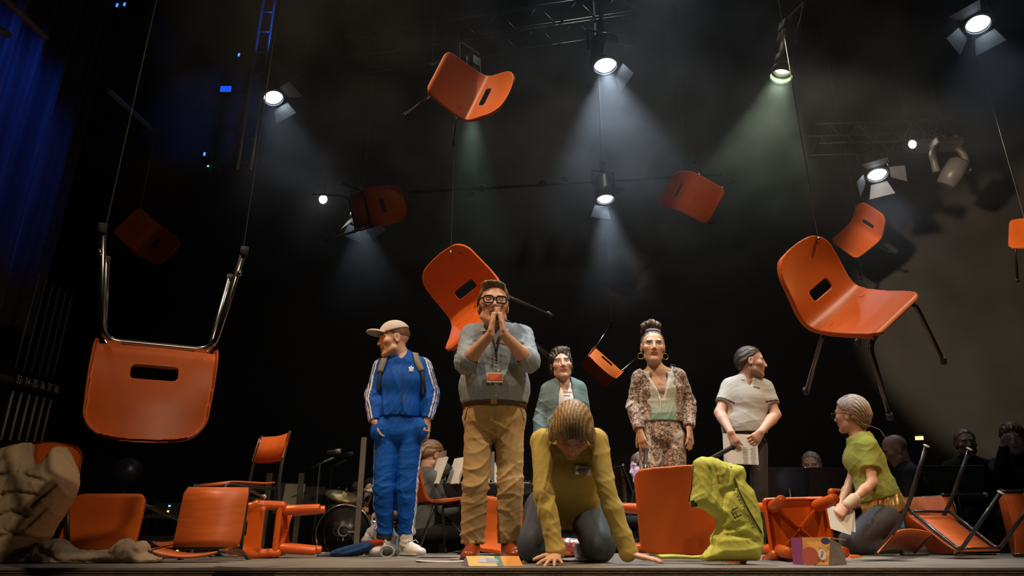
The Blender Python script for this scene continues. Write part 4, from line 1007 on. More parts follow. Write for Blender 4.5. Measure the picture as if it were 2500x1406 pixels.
S = Sdf(); torso_prims(S, j, .012, bust=1, w=.98, hips=1.0); S.cut(W(1611, 1032, 5.2), (0, 0, -1), c=j['pelv'], r=.25); nk = j['neck']
for q in 'RL': arm_prims(S, j['sh' + q], j['el' + q], j['wr' + q], .012, t=.97, s=.95, k=.02, rw=.006)
for q in 'RL': S.cut(lerp(j['el' + q], j['wr' + q], .96), j['wr' + q] - j['el' + q], r=.08)
S.flat(nk + [0, -.10, -.05], nk + [.012, -.16, -.21], (1, 0, 0), (.070, .11), (.014, .09), .006, 'sub'); S.cut(nk + [0, 0, .0], (0, -.35, 1), r=.12)
hot = [(j['elR'], .15, 1.6), (j['elL'], .15, 1.6), (j['waist'], .15, 1.3)]
jk, JV, JN = build('zip_top', S, .005, PRINTM, t, base, printcol(True), folds(.007, 19, 51, hot, (1, 1, 1.6)))
surf_strip('zip', JV, JN, lin((1610, 968), (1612, 1028), 8), .011, plain('pale_zip', (.6, .57, .5)), jk, base, .003, .001)
p, n = on_surf(JV, JN, 1641, 893, .012); text_mesh('lapel_print', 'aud', .035, plain('dark_print', (.05, .045, .045)), jk, p - base, plate_R(n))
S = Sdf(); S.ell(lerp(nk, j['chest'], 1.10) + [0, -.062, 0], (.085, .060, .050), None, .01); build('vest', S, .006, CLOTH, t, base, lambda V, N: np.where((V[:, 2] > lerp(nk, j['chest'], 1.10)[2] + .030)[:, None], np.array((.10, .04, .08)), np.array((.45, .30, .24))))
mb = MB(); mb.tube([nk + np.array([s * .055, -.03 - .065 * (1 - abs(s)), -.02 - .10 * (1 - s * s)]) for s in np.linspace(-1, 1, 13)], .0016, 6); mb.build('necklace', GOLD, t, True, base)
S = Sdf(); side = unit(j['shL'] - j['shR']); wl = W(1613, 1036, 5.2); S.flat(wl + [0, 0, .02], j['pelv'] - [0, 0, .02], side, (.150, .112), (.172, .125), .05)
for q in 'RL': leg_prims(S, j['hip' + q], j['kn' + q], j['an' + q], .010, 1.0, flare=.02, gk=.012)
build('printed_trousers', S, .0068, PRINTM, t, base, printcol(False), folds(.006, 15, 53, [(j['pelv'], .15, 1.1)]))
mb = MB()
for px, py in ((1583, 1090), (1680, 1078), (1688, 1076)):
    p, n = on_surf(BV, BN, px, py, .001); torus(mb, p, frame((0, 0, 1), (0, 1, 0)), .0105, .0022, 12)
mb.build('ring', GOLD, t, True, base)
for q in 'RL': shoe(t, base, j['an' + q], (.1 if q == 'L' else -.1, -1, 0), (.5, .48, .45), (.5, .5, .48), .25, m=TRAIN, name='trainer')
# ---------------------------------------------------------------- woman in sage cardigan
D = 5.5; base = np.array([W(1375, 1354, D)[0], D, 0])
j = joints(D, head=(1370, 890, 5.46), neck=(1377, 938), chest=(1378, 985), waist=(1374, 1040), pelv=(1374, 1080), shR=(1340, 955), shL=(1412, 953), elR=(1321, 1015), elL=(1424, 1015), wrR=(1316, 1062, 5.42), wrL=(1424, 1066, 5.42),
           hipR=(1354, 1092), hipL=(1395, 1092), knR=(1352, 1200), knL=(1397, 1200), anR=(1350, 1325), anL=(1399, 1325))
HR = frame((.05, -1, .02), (-.10, 0, 1)); j['HR'] = HR; hs = 1.10; hd = j['head']
t = thing('person', 'dark-haired woman in open sage cardigan over white top', 'person', base); skin = (.56, .33, .24)
hR = ((j['wrR'], (0, -.1, -1), (.8, .5, 0), -1), dict(s=.95)); hL = ((j['wrL'], (0, -.1, -1), (-.8, .5, 0), 1), dict(s=.95))
body(t, base, j, skin, face_paint(hd, HR, hs, skin, brow=(.04, .025, .015), lips=(.36, .10, .08)), True, hs, hands=(hR, hL), w=.9, step=.007, hstep=.0048)
L = lambda p: hd + HR @ (np.asarray(p, float) * hs)
S = Sdf(); S.ell(L((0, -.018, .040)), np.array([.086, .104, .094]) * hs, HR, .01); S.ell(L((0, -.04, -.02)), np.array([.086, .085, .09]) * hs, HR, .03); S.ell(L((-.015, .02, .105)), np.array([.06, .05, .025]) * hs, HR, .03); S.ell(L((.02, -.09, -.01)), np.array([.05, .04, .06]) * hs, HR, .02)
S.ell(L((0, .105, -.025)), np.array([.062, .075, .098]) * hs, HR, .012, 'sub'); S.cut(L((0, -.03, -.075)), HR @ np.array([0, .3, -1]))
build('hair', S, .005, HAIR, t, base, strand_col(hd, HR, hs, (.018, .013, .011), (.075, .055, .045), 60), strand_disp(hd, HR, hs, .0025, 50))
S = Sdf(); torso_prims(S, j, .006, bust=1, w=.88); nk = j['neck']; S.flat(nk + [0, -.09, .02], nk + [0, -.11, -.09], (1, 0, 0), (.05, .08), (.012, .06), .006, 'sub'); S.cut(nk + [0, 0, -.005], (0, 0, 1))
vo, VV, VN = build('white_top', S, .007, CLOTH, t, base, (.66, .65, .64), folds(.004, 20, 3))
for py, w_, m_ in ((957, .075, plain('rust_print', (.40, .12, .07))), (965, .05, plain('grey_print', (.25, .24, .24)))):
    p, n = on_surf(VV, VN, 1386, py, .004); MB().box(p, (w_, .007, .001), plate_R((0, -1, 0))).build('print_line', m_, vo, False, base)
S = Sdf(); torso_prims(S, j, .018, bust=1, w=1.0, hips=1.1)
for q in 'RL': arm_prims(S, j['sh' + q], j['el' + q], j['wr' + q], .016, t=.97, s=.95, k=.025, rw=.008)
S.flat(j['chest'] + [.012, -.17, .25], j['pelv'] + [.015, -.17, -.2], (1, 0, 0), (.060, .12), (.085, .12), .006, 'sub'); S.ell(nk + [0, -.03, .0], (.065, .07, .07), None, .006, 'sub')
build('cardigan', S, .0065, CLOTH, t, base, rgb('#66797a'), folds(.007, 16, 9, [(j['elR'], .15, 1.3), (j['elL'], .15, 1.3), (j['waist'], .2, .9)]))
S = Sdf(); S.flat(j['waist'] - [0, 0, .02], j['pelv'], (1, 0, 0), (.14, .11), (.165, .12), .05)
for q in 'RL': leg_prims(S, j['hip' + q], j['kn' + q], j['an' + q], .006, .95)
build('trousers', S, .009, CLOTH, t, base, (.03, .03, .035), folds(.005, 14, 2))
for q in 'RL': shoe(t, base, j['an' + q], (0, -1, 0), (.03, .03, .03), (.03, .03, .03), .25)

# ---------------------------------------------------------------- man in white polo shirt
D = 5.55; base = np.array([W(1822, 1354, D)[0], D, 0])
j = joints(D, head=(1834, 884, 5.50), neck=(1820, 928), chest=(1821, 975), waist=(1817, 1035), pelv=(1818, 1075), shR=(1781, 948), shL=(1868, 950), elR=(1757, 1008, 5.50), elL=(1893, 1012, 5.50), wrR=(1784, 1055, 5.34), wrL=(1858, 1054, 5.34),
           hipR=(1798, 1090), hipL=(1845, 1090), knR=(1795, 1200), knL=(1852, 1200), anR=(1793, 1325), anL=(1855, 1325))
HR = frame((1, -.28, -.06), (0, 0, 1)); j['HR'] = HR; hs = 1.08; hd = j['head']
t = thing('person', 'man in white polo shirt holding a sheet of paper, looking right', 'person', base); skin = (.57, .33, .24)
hR = ((j['wrR'], unit((.28, -.15, -1)), (.55, .8, 0), -1), dict(s=1.0, curl=(.35, .4, .4, .4), thumb=(.7, .5, .2)))
hL = ((j['wrL'], unit((-.75, -.12, -.65)), (-.3, .9, 0), 1), dict(s=1.0, curl=(.4, .4, .45, .45), thumb=(.8, .5, .2)))
body(t, base, j, skin, face_paint(hd, HR, hs, skin, brow=(.06, .035, .02), beard=(.14, .07, .04), beard_a=.55, scalp=(.05, .032, .02)), hs=hs, hands=(hR, hL), w=.98, step=.0068, hstep=.0046)
short_hair(t, base, hd, HR, hs, (.025, .016, .012), (.07, .045, .03), .006, .050)
S = Sdf()
for q in 'RL':
    S.cone(j['sh' + q], lerp(j['sh' + q], j['el' + q], .66), .068, .068, .02); dv = j['el' + q] - j['sh' + q]; S.cut(lerp(j['sh' + q], j['el' + q], .64), dv, r=.13)
torso_prims(S, j, .012, w=1.0, belly=.008); S.cut(W(1818, 1058, D), (0, 0, -1))
nk = j['neck']; S.cone(nk - [0, 0, .03], nk + [0, 0, .03], .078, .068, .03); S.cut(nk + [0, 0, .025], (0, .4, 1), r=.15); S.flat(nk + [.01, -.09, .05], nk + [.0, -.10, -.06], (1, 0, 0), (.04, .06), (.008, .05), .005, 'sub')
def polo(V, N):
    C = np.tile(np.array((.44, .42, .385)), (len(V), 1))
    for q in 'RL':
        a = lerp(j['sh' + q], j['el' + q], .64); d = unit(j['el' + q] - j['sh' + q]); x = (V - a) @ d; r = np.linalg.norm(V - a - x[:, None] * d, axis=1); C[(np.abs(x + .012) < .007) & (r < .1)] = (.06, .02, .025)
    return C
so, SV, SN = build('polo_shirt', S, .0058, CLOTH, t, base, polo, folds(.007, 16, 61, [(j['waist'], .2, 1.2), (j['chest'], .12, .6)], (1, 1, 1.5)))
for s in (-1, 1):
    a = nk + np.array([s * .012, -.088, -.02]); b = nk + np.array([s * .065, -.02, .035]); c_ = nk + np.array([s * .06, -.085, -.012])
    MB().add([a, b, c_, a + [0, -.006, 0], b + [0, -.006, .004], c_ + [0, -.006, 0]], [(0, 1, 2), (5, 4, 3), (0, 2, 5, 3), (1, 0, 3, 4), (2, 1, 4, 5)]).build('collar', plain('polo_collar', (.44, .42, .385)), so, False, base)
p, n = on_surf(SV, SN, 1848, 945, .004); MB().box(p, (.06, .007, .001), plate_R(n, (.15, 0, 1))).build('chest_logo', plain('maroon_print', (.15, .04, .05)), so, False, base)
S = Sdf(); S.flat(j['pelv'] + [0, 0, .06], j['pelv'], (1, 0, 0), (.15, .112), (.165, .118), .05)
for q in 'RL': leg_prims(S, j['hip' + q], j['kn' + q], j['an' + q], .006, .98, gk=.006)
build('trousers', S, .0075, CLOTH, t, base, (.055, .045, .04), folds(.006, 15, 7, [(j['pelv'], .2, 1)]))
mb = MB(); c = W(1818, 1062, D); ring = [c + np.array([.152 * math.cos(a), .114 * math.sin(a), 0]) for a in np.linspace(0, 2 * math.pi, 33)]
strip(mb, ring, [q - c for q in ring], [(0, 0, 1)] * 33, .03, .004); mb.build('belt', plain('dark_belt', (.02, .015, .012)), t, True, base)
for q in 'RL': shoe(t, base, j['an' + q], (.05, -1, 0), (.03, .025, .02), (.02, .02, .02), .28)
# the sheet in his hands
R = np.stack([unit((1, 0, -.04)), unit((.04, -.06, 1)), unit((0, -1, -.06))], 1); c = W(1808, 1096, 5.35); base = c
t = thing('paper_sheet', 'white printed sheet held by the man in the polo shirt', 'paper', c)
sh = MB().box(c, (.265, .225, .002), R).build('sheet', WHITE, t, False, base)
mb = MB(); rr = random.Random(1)
for col_, x0 in ((0, .01), (1, .07)):
    for i in range(11): mb.box(c + R @ np.array([x0 + .024, -.02 + .06 - i * .0115 - .03, .0015]), (.045 * rr.uniform(.7, 1), .004, .0006), R)
mb.build('print', plain('grey_ink', (.22, .22, .23)), sh, False, base)

# ---------------------------------------------------------------- kneeling woman in lime green
D = 5.106; base = np.array([W(2120, 1355, D)[0], D, 0])
j = joints(D, head=(2076, 1012, 5.214), neck=(2098, 1066, 5.214), chest=(2112, 1122, 5.203), waist=(2140, 1195, 5.192), pelv=(2158, 1240, 5.181), shL=(2118, 1092, 5.053), shR=(2100, 1094, 5.375), elL=(2130, 1178, 5.01), wrL=(2066, 1236, 4.966), elR=(2075, 1180, 5.396), wrR=(2045, 1245, 5.224),
           hipL=(2162, 1262, 5.096), hipR=(2158, 1258, 5.289))
j['knL'] = np.array([W(2072, 1320, 5.074)[0], 5.074, .085]); j['knR'] = np.array([W(2068, 1320, 5.321)[0], 5.321, .085]); j['anL'] = np.array([W(2185, 1340, 5.096)[0], 5.096, .06]); j['anR'] = np.array([W(2185, 1340, 5.332)[0], 5.332, .06])
HR = frame((-.66, .75, .02), (-.08, 0, 1)); j['HR'] = HR; hs = 1.12; hd = j['head']
t = thing('person', 'kneeling woman in lime green top with short silver hair, turned away', 'person', base); skin = (.60, .32, .20)
hL = ((j['wrL'], unit((-.75, -.05, -.55)), (.25, .6, -.3), -1), dict(s=1.0, curl=(.9, .95, 1.0, 1.0), thumb=(.8, .4, .3)))
hR = ((j['wrR'], unit((-.5, -.3, -.7)), (.5, -.6, 0), 1), dict(s=1.0, curl=(.5, .5, .5, .5)))
body(t, base, j, skin, face_paint(hd, HR, hs, skin), True, hs, hands=(hL, hR), w=.95, step=.0065, hstep=.0046)
L = lambda p: hd + HR @ (np.asarray(p, float) * hs)
S = Sdf(); S.ell(L((0, -.020, .040)), np.array([.088, .108, .094]) * hs, HR, .01); S.ell(L((0, -.055, .0)), np.array([.082, .075, .085]) * hs, HR, .03); S.cone(L((0, -.10, -.01)), L((0, -.085, -.075)), .035 * hs, .026 * hs, .03)
S.cut(L((0, .045, .06)), HR @ np.array([0, .8, -.6]), k=.01); S.cut(L((0, .004, .0)), HR @ np.array([0, 1, -.25]), c=L((0, .06, -.03)), r=.085 * hs); S.cut(L((0, -.03, -.085)), HR @ np.array([0, .5, -1]))
for x in (-1, 1): S.ell(L((x * .084, .0, -.014)), np.array([.026, .028, .038]) * hs, HR, .006, 'sub')
def silver(V, N):
    q = ((V - hd) @ HR) / hs; a = np.arctan2(q[:, 0], q[:, 2] + .1); x = .5 + .5 * np.sin(a * 46 + 5 * np.sin(q[:, 1] * 34)); f = np.clip((q[:, 2] - .02) / .06, 0, 1)[:, None]
    lo = np.array((.10, .06, .035)) * (1 - x[:, None]) + np.array((.42, .28, .17)) * x[:, None]; hi = np.array((.30, .26, .26)) * (1 - x[:, None]) + np.array((.62, .57, .58)) * x[:, None]
    C = lo * (1 - f) + hi * f; C[(q[:, 2] > .115) & (q[:, 1] > -.02)] = (.20, .14, .42); return C
build('hair', S, .0046, HAIR, t, base, silver, strand_disp(hd, HR, hs, .002, 55))
glasses(t, base, hd, HR, hs, plain('dark_spectacle_frame', (.03, .03, .032)), .0022, False)
S = Sdf()
for q in 'RL':
    S.cone(j['sh' + q], lerp(j['sh' + q], j['el' + q], .62), .064, .064, .02); S.cut(lerp(j['sh' + q], j['el' + q], .60), j['el' + q] - j['sh' + q], r=.14)
torso_prims(S, j, .016, bust=0, w=.98, belly=.01, hips=1.0); S.cut(lerp(j['waist'], j['pelv'], .55), j['pelv'] - j['waist'])
S.ell(j['chest'] + np.array([-.075, 0, .0]), (.06, .12, .08), None, .05); S.cone(j['neck'] - [0, 0, .03], j['neck'] + [0, 0, .02], .07, .064, .03); S.cut(j['neck'] + [0, 0, .02], (-.3, 0, 1), r=.12)
lime = rgb('#939a48'); build('lime_top', S, .006, CLOTH, t, base, lime, folds(.008, 15, 71, [(j['waist'], .2, 1.2), (j['shL'], .15, 1.0)]))
S = Sdf(); S.flat(lerp(j['waist'], j['pelv'], .45), j['pelv'], (0, 1, 0), (.165, .13), (.175, .15), .05); S.cut(j['pelv'] - [0, 0, .035], (.25, 0, -1)); 
build('gold_skirt', S, .006, mat('gold_lame', (.75, .48, .16), .30, .75, var=.2, vscale=30), t, base, (.8, .5, .2), folds(.010, 26, 5, base=1.0, bias=(1, 1, .3)))
S = Sdf()
for q in 'RL':
    S.cone(j['hip' + q], j['kn' + q] + [.02, 0, .01], .105, .076, .03); S.cone(j['kn' + q] + [.03, 0, -.01], j['an' + q], .070, .048, .03)
S.cut((0, 0, .003), (0, 0, -1)); build('leggings', S, .0068, JERSEYM, t, base, rgb('#4b4c4e'), folds(.004, 18, 5, [(j['hipL'] - [.1, 0, .1], .12, 1.6)]))
for q in 'RL': shoe(t, base, j['an' + q] + [.09, 0, 0], (1, .1, 0), (.06, .06, .065), (.1, .1, .1), .22, h=.07)
S = Sdf(); S.cone(lerp(j['wrL'], j['elL'], .05), lerp(j['wrL'], j['elL'], .30), .037, .041, .01); build('wrist_bandage', S, .005, CLOTH, t, base, (.55, .42, .30))
mb = MB(); a = L((-.06, -.085, -.06)); mb.tube([a, a + [.02, 0, -.02], a + [.07, -.01, -.035], a + [.12, -.02, -.06], a + [.15, -.02, -.12], a + [.13, -.02, -.16]], .0022, 6); mb.build('microphone_wire', plain('clear_wire', (.3, .26, .22)), t, True, base)
c = W(2048, 1270, 4.966); R = plate_R((-.15, -1, .25), (.35, 0, 1)); base = c
t = thing('paper_bundle', 'cream papers in the hand of the kneeling woman in green', 'paper', c)
MB().box(c, (.17, .15, .002), R).build('sheet', plain('cream_paper', (.68, .64, .54)), t, False, base); MB().box(c + R @ np.array([.02, .02, -.004]), (.17, .15, .002), plate_R((-.05, -1, .2), (.2, 0, 1))).build('sheet', WHITE, t, False, base)

# ---------------------------------------------------------------- musicians upstage
def musician(label, px, py, D, face, skin, hair, cloth, hs=1.05, lean=(0, 0, 0), hands=None, scalp=None, bald=False, beard=None, long=False, neck_tilt=(0, 0, 1), bare=False):
    hd = W(px, py, D); fz = -.3; base = np.array([hd[0], D, fz]); f = unit((face[0], face[1], 0)); r = np.cross(f, (0, 0, 1)); bf = unit(np.array([f[0], f[1], 0]) + np.asarray(lean) * [1, 1, 0])
    side = np.cross(bf, (0, 0, 1)); nk = hd - bf * .05 + np.array([0, 0, -.155 * hs]); j = dict(head=hd, neck=nk, chest=nk - bf * .03 - np.array([0, 0, .17]), waist=nk - bf * .05 - np.array([0, 0, .36]), pelv=nk - bf * .06 - np.array([0, 0, .50]))
    j['HR'] = frame(face, neck_tilt)
    for q, s in (('R', 1), ('L', -1)):
        j['sh' + q] = nk + side * s * .165 - np.array([0, 0, .06]); j['el' + q] = j['sh' + q] + side * s * .05 + bf * .08 - np.array([0, 0, .25]); j['wr' + q] = j['el' + q] + bf * .22 - side * s * .06 + np.array([0, 0, .03])
        j['hip' + q] = j['pelv'] + side * s * .09; j['kn' + q] = j['hip' + q] + bf * .40 + side * s * .05; j['an' + q] = np.array([*(j['kn' + q] - bf * .02)[:2], fz + .08])
    if hands:
        for q in hands: j['wr' + q] = np.asarray(hands[q][0]); j['el' + q] = np.asarray(hands[q][1])
    t = thing('person', label, 'person', base); hh = [((j['wr' + q], unit(j['wr' + q] - j['el' + q] + np.array([0, 0, -.03])), (0, 0, -1), 1 if q == 'L' else -1), dict(s=1.0, curl=(.4, .45, .5, .5))) for q in 'RL']
    body(t, base, j, skin, face_paint(hd, j['HR'], hs, skin, scalp=scalp, beard=beard, beard_a=.4), hs=hs, hands=hh, step=.009, hstep=.006, w=.95)
    if not bald:
        if long:
            L = lambda p: hd + j['HR'] @ (np.asarray(p, float) * hs); S = Sdf(); S.ell(L((0, -.018, .040)), np.array([.088, .106, .094]) * hs, j['HR'], .01); S.flat(L((0, -.05, .02)), L((0, -.06, -.14)), j['HR'][:, 0], (.09 * hs, .06 * hs), (.075 * hs, .04 * hs), .03); S.ell(L((0, .105, -.03)), np.array([.064, .08, .10]) * hs, j['HR'], .012, 'sub')
            build('hair', S, .006, HAIR, t, base, strand_col(hd, j['HR'], hs, *hair), strand_disp(hd, j['HR'], hs, .003))
        else: short_hair(t, base, hd, j['HR'], hs, *hair, .009, .05)
    S = Sdf(); torso_prims(S, j, .014)
    for q in 'RL': arm_prims(S, j['sh' + q], j['el' + q], j['wr' + q], .012, t=.1 if bare else .95)
    S.cone(nk - [0, 0, .03], nk + [0, 0, .015], .07, .066, .03); build('shirt', S, .0095, CLOTH, t, base, cloth, folds(.006, 14, int(px)))
    S = Sdf(); S.ell(j['pelv'], (.17, .15, .13), None, .04)
    for q in 'RL': leg_prims(S, j['hip' + q], j['kn' + q], j['an' + q], .006)
    build('trousers', S, .011, CLOTH, t, base, (.015, .015, .017), folds(.005, 14, 3))
    for q in 'RL': shoe(t, base, j['an' + q], bf, (.015, .015, .015), (.01, .01, .01), .27, floor=fz)
    return t, j, base
sk = (.55, .32, .24)
musician('pianist in grey top bent over the keyboard, seen from behind', 1056, 1112, 6.3, (.75, .55, -.45), sk, ((.12, .06, .03), (.32, .19, .10)), (.10, .11, .12), lean=(.1, 0, 0))
dr = W(915, 1160, 6.9)
musician('drummer with bare arms behind the clear drum screen', 932, 1138, 6.9, (-.25, -1, -.2), sk, ((.05, .03, .02), (.14, .09, .06)), (.02, .02, .022), bare=True, hands=dict(R=(W(893, 1228, 6.65), W(906, 1180, 6.9))))
musician('woman musician with brown hair, her face lit blue by a tablet', 1566, 1142, 6.2, (-1, -.25, -.1), (.50, .36, .32), ((.05, .03, .02), (.15, .09, .06)), (.015, .015, .016), long=True)
musician('saxophone player half hidden behind a music stand', 1982, 1136, 6.6, (-.5, -.85, -.2), (.50, .32, .26), ((.2, .17, .15), (.4, .36, .33)), (.015, .015, .017), hs=1.0)
musician('bald musician in black bending forward beside the kneeling woman', 2185, 1098, 6.1, (-.85, .2, -.35), (.45, .25, .19), None, (.02, .02, .021), bald=True, lean=(-.2, 0, 0))
musician('grey-haired musician in black between the upturned chair legs', 2358, 1082, 6.6, (-.3, -1, -.05), (.42, .27, .22), ((.13, .11, .10), (.3, .26, .23)), (.012, .012, .014))
musician('auburn-haired musician in black raising a hand at the far right', 2474, 1070, 6.0, (-.6, -.75, -.2), (.5, .40, .42), ((.10, .04, .015), (.26, .11, .04)), (.012, .014, .02), long=True, hands=dict(R=(W(2452, 1092, 5.78), W(2445, 1150, 5.88))))
# ================================================================ LANTERNS AND RIG
def hang_rod(t, pos, rot, sc, z):
    Mx = Matrix.Translation(Vector(pos)) @ Euler(rot).to_matrix().to_4x4() @ Matrix.Scale(sc, 4); a = Mx @ Vector((0, 0, z)); Mi = Mx.inverted()
    MB().tube([Mi @ a, Mi @ Vector((a.x, a.y, 8.15))], .012, 8).build('drop_pole', BLACK, t, True)
def on_left(px, py, x=-5.96):
    u = (px - 1250) / F_PX; v = (703 - py) / F_PX; tt = x / u; return W(px, py, tt * (math.cos(TH) - v * math.sin(TH)))
def lens_mat(name, col, s): return mat(name, (.8, .85, .9), .2, emit=col, estr=s, var=0)
def fresnel(label, pos, aim, watts, ang, col=(.72, .85, 1.0), es=14, doors=(40, 40, 40, 40), sc=1.0, blend=.55, roll=0.0, pipe=True):
    pos = np.asarray(pos, float); rot = look_rot(pos, pos + np.asarray(aim, float)); t = thing('fresnel_lantern', label, 'lantern', pos, rot, sc, 'lanterns with barn doors')
    MB().lathe([(.0, .34), (.09, .335), (.115, .30), (.12, .12), (.135, .10), (.135, .015), (.128, .0), (.112, .0), (.112, .04), (.0, .045)], 32).build('housing', DARK, t, True)
    MB().lathe([(.0, .012), (.05, .008), (.09, .018), (.104, .030)], 28).build('lens', lens_mat('cool_lens_%d' % es, col, es * .14), t, True)
    MB().lathe([(.0, -.002), (.03, .0), (.042, .010)], 20).build('bulb_glow', lens_mat('bulb_glow_%d' % es, col, es * 2.0), t, True)
    MB().lathe([(.075, .004), (.082, .002), (.088, .012)], 28, caps=False).build('lens_step', lens_mat('lens_step_%d' % es, col, es * .5), t, True)
    MB().lathe([(.106, -.004), (.124, -.004), (.124, .012), (.106, .012), (.106, -.004)], 32, caps=False).build('lens_ring', SILVER, t, True)
    for i, dg in enumerate(doors):
        if dg is None: continue
        a = math.radians(dg); h = math.pi / 2 * i + roll; o = np.array([math.cos(h), math.sin(h), 0]); s = np.array([-math.sin(h), math.cos(h), 0]); d = o * math.sin(a) + np.array([0, 0, -1]) * math.cos(a); b = o * .132
        V = [b - s * .085, b + s * .085, b + s * .135 + d * .17, b - s * .135 + d * .17]; n = np.cross(V[1] - V[0], V[2] - V[0]); n = unit(n) * .0015
        MB().add([v + n for v in V] + [v - n for v in V], [(0, 1, 2, 3), (7, 6, 5, 4), (0, 4, 5, 1), (1, 5, 6, 2), (2, 6, 7, 3), (3, 7, 4, 0)]).build('barn_door', SILVER, t)
    MB().tube(fillet([(.15, 0, .18), (.15, 0, .42), (-.15, 0, .42), (-.15, 0, .18)], .03), .012, 8).build('yoke', BLACK, t, True)
    MB().box((0, 0, .47), (.05, .05, .10)).tube([(0, 0, .5), (0, 0, .56)], .03, 10).build('clamp', BLACK, t)
    hang_rod(t, pos, rot, sc, .5)
    d = bpy.data.lights.new('beam', 'SPOT'); d.energy = watts; d.color = col; d.spot_size = math.radians(ang); d.spot_blend = blend; d.shadow_soft_size = .07
    o = bpy.data.objects.new('beam', d); COL.objects.link(o); o.parent = t; o.location = (0, 0, -.02)
    return t
fresnel('lantern high in the middle with a wide pale beam', W(1478, 162, 5.2), (.03, -.10, -1), 460, 58, doors=(24, 84, 24, None))
fresnel('lantern hanging lower in the middle with a narrow pale beam', W(1478, 487, 7.6), (.03, -.10, -1), 430, 44, doors=(None, 84, None, 16))
fresnel('lantern at upper left with one bright barn door', W(668, 240, 6.5), (.35, -.2, -1), 40, 50, doors=(None, 70, 20, None), roll=.2)
fresnel('lantern at the top right corner with a tilted lens', W(2388, 60, 5.4), (-.25, -.25, -1), 34, 50, doors=(40, 70, None, 30), roll=-.15)
fresnel('lantern at right above the small hanging chair', W(2142, 428, 7.0), (-.12, -.30, -1), 70, 54, doors=(32, 72, 60, 24), roll=-.15)
fresnel('lantern half hidden behind the chair left of the man in glasses', W(882, 540, 7.6), (.15, -.15, -1), 70, 60, doors=(30, 70, 60, 20), roll=.1, es=6)

def tube_arm(t, pts, r, m, name, n=12): return MB().tube(pts, r, n).build(name, m, t, True)
# profile spot with greenish beam
def profile(label, pos, aim, watts, ang, col, es):
    rot = look_rot(pos, np.asarray(pos) + np.asarray(aim, float)); t = thing('profile_spot', label, 'lantern', pos, rot, 1, 'profile spots')
    MB().lathe([(0, .72), (.07, .71), (.10, .66), (.10, .45), (.075, .42), (.075, .22), (.098, .18), (.098, .0), (.09, .0), (.09, .05), (0, .052)], 28).build('housing', GREYMET, t, True)
    MB().lathe([(.0, .038), (.05, .032), (.086, .045)], 24).build('lens', lens_mat('green_lens', col, es), t, True)
    MB().lathe([(.112, .0), (.112, -.10), (.109, -.10), (.109, .0), (.112, .0)], 28, caps=False).build('colour_frame', mat('translucent_gel', (.30, .34, .28), .4), t, True)
    MB().tube(fillet([(.11, 0, .45), (.16, 0, .55), (.16, 0, .86), (-.16, 0, .86), (-.16, 0, .55), (-.11, 0, .45)], .04), .014, 8).build('yoke', GREYMET, t, True)
    hang_rod(t, pos, rot, 1, .86)
    MB().box((.10, .02, .55), (.03, .10, .16)).box((0, .1, .6), (.10, .03, .12)).build('shutter', DARK, t)
    d = bpy.data.lights.new('beam', 'SPOT'); d.energy = watts; d.color = col; d.spot_size = math.radians(ang); d.spot_blend = .4; d.shadow_soft_size = .06
    o = bpy.data.objects.new('beam', d); COL.objects.link(o); o.parent = t; o.location = (0, 0, -.02)
profile('long profile spot with a pale green beam at upper right', W(1910, 172, 5.8), (-.33, -.10, -1), 240, 46, (.78, .95, .66), 16)
profile('profile spot with green beam behind the highest chair', W(1150, 262, 6.6), (.05, -.05, -1), 120, 30, (.66, .95, .72), 10)
# moving head, unlit
t = thing('moving_head_lamp', 'unlit moving head lamp hanging under the right truss', 'lamp', W(2308, 352, 7.6))
MB().box((0, 0, .0), (.34, .24, .10)).build('base', GREYMET, t, False, bevel=.02); MB().tube([(0, 0, .05), (0, 0, 8.15 - W(2308, 352, 7.6)[2])], .014, 8).build('drop_pole', BLACK, t, True)
for s in (-1, 1): MB().tube(fillet([(s * .13, 0, -.05), (s * .20, 0, -.14), (s * .20, 0, -.40)], .05), .042, 12).build('yoke_arm', GREYMET, t, True)
Rm = np.array(Euler((.5, .5, 0)).to_matrix()); MB().lathe([(.05, .2), (.12, .16), (.13, -.02), (.11, -.16), (.085, -.17), (0, -.14)], 24, (0, 0, -.42), Rm).build('head', mat('grey_plastic_head', (.13, .12, .11), .4), t, True)
for x in (-.1, .06): MB().box((x, -.13, .04), (.05, .01, .022)).build('label_plate', plain('cream_plate', (.55, .5, .35)), t)
def bulb(label, pos, r, es, col=(1, .93, .82)):
    t = thing('round_lamp', label, 'lamp', pos); f = np.array([0, -.9, -.35]); R = plate_R(f)
    MB().lathe([(0, -.16), (r * .8, -.14), (r * 1.15, -.02), (r * 1.15, .03), (r, .03), (r, .0)], 20, (0, 0, 0), R, False).build('housing', DARK, t, True)
    MB().lathe([(r, .004), (r * .7, .02), (0, .028)], 20, (0, 0, 0), R).build('lens', lens_mat('bulb_%d' % es, col, es), t, True)
    MB().tube([(0, .02, .03), (0, .02, 8.15 - pos[2])], .010, 8).build('drop_pole', BLACK, t, True)
bulb('small round white lamp left of the hanging chair', W(790, 487, 8.0), .055, 40); bulb('small round warm lamp under the right truss', W(2225, 353, 7.7), .055, 40, (1, .85, .62))
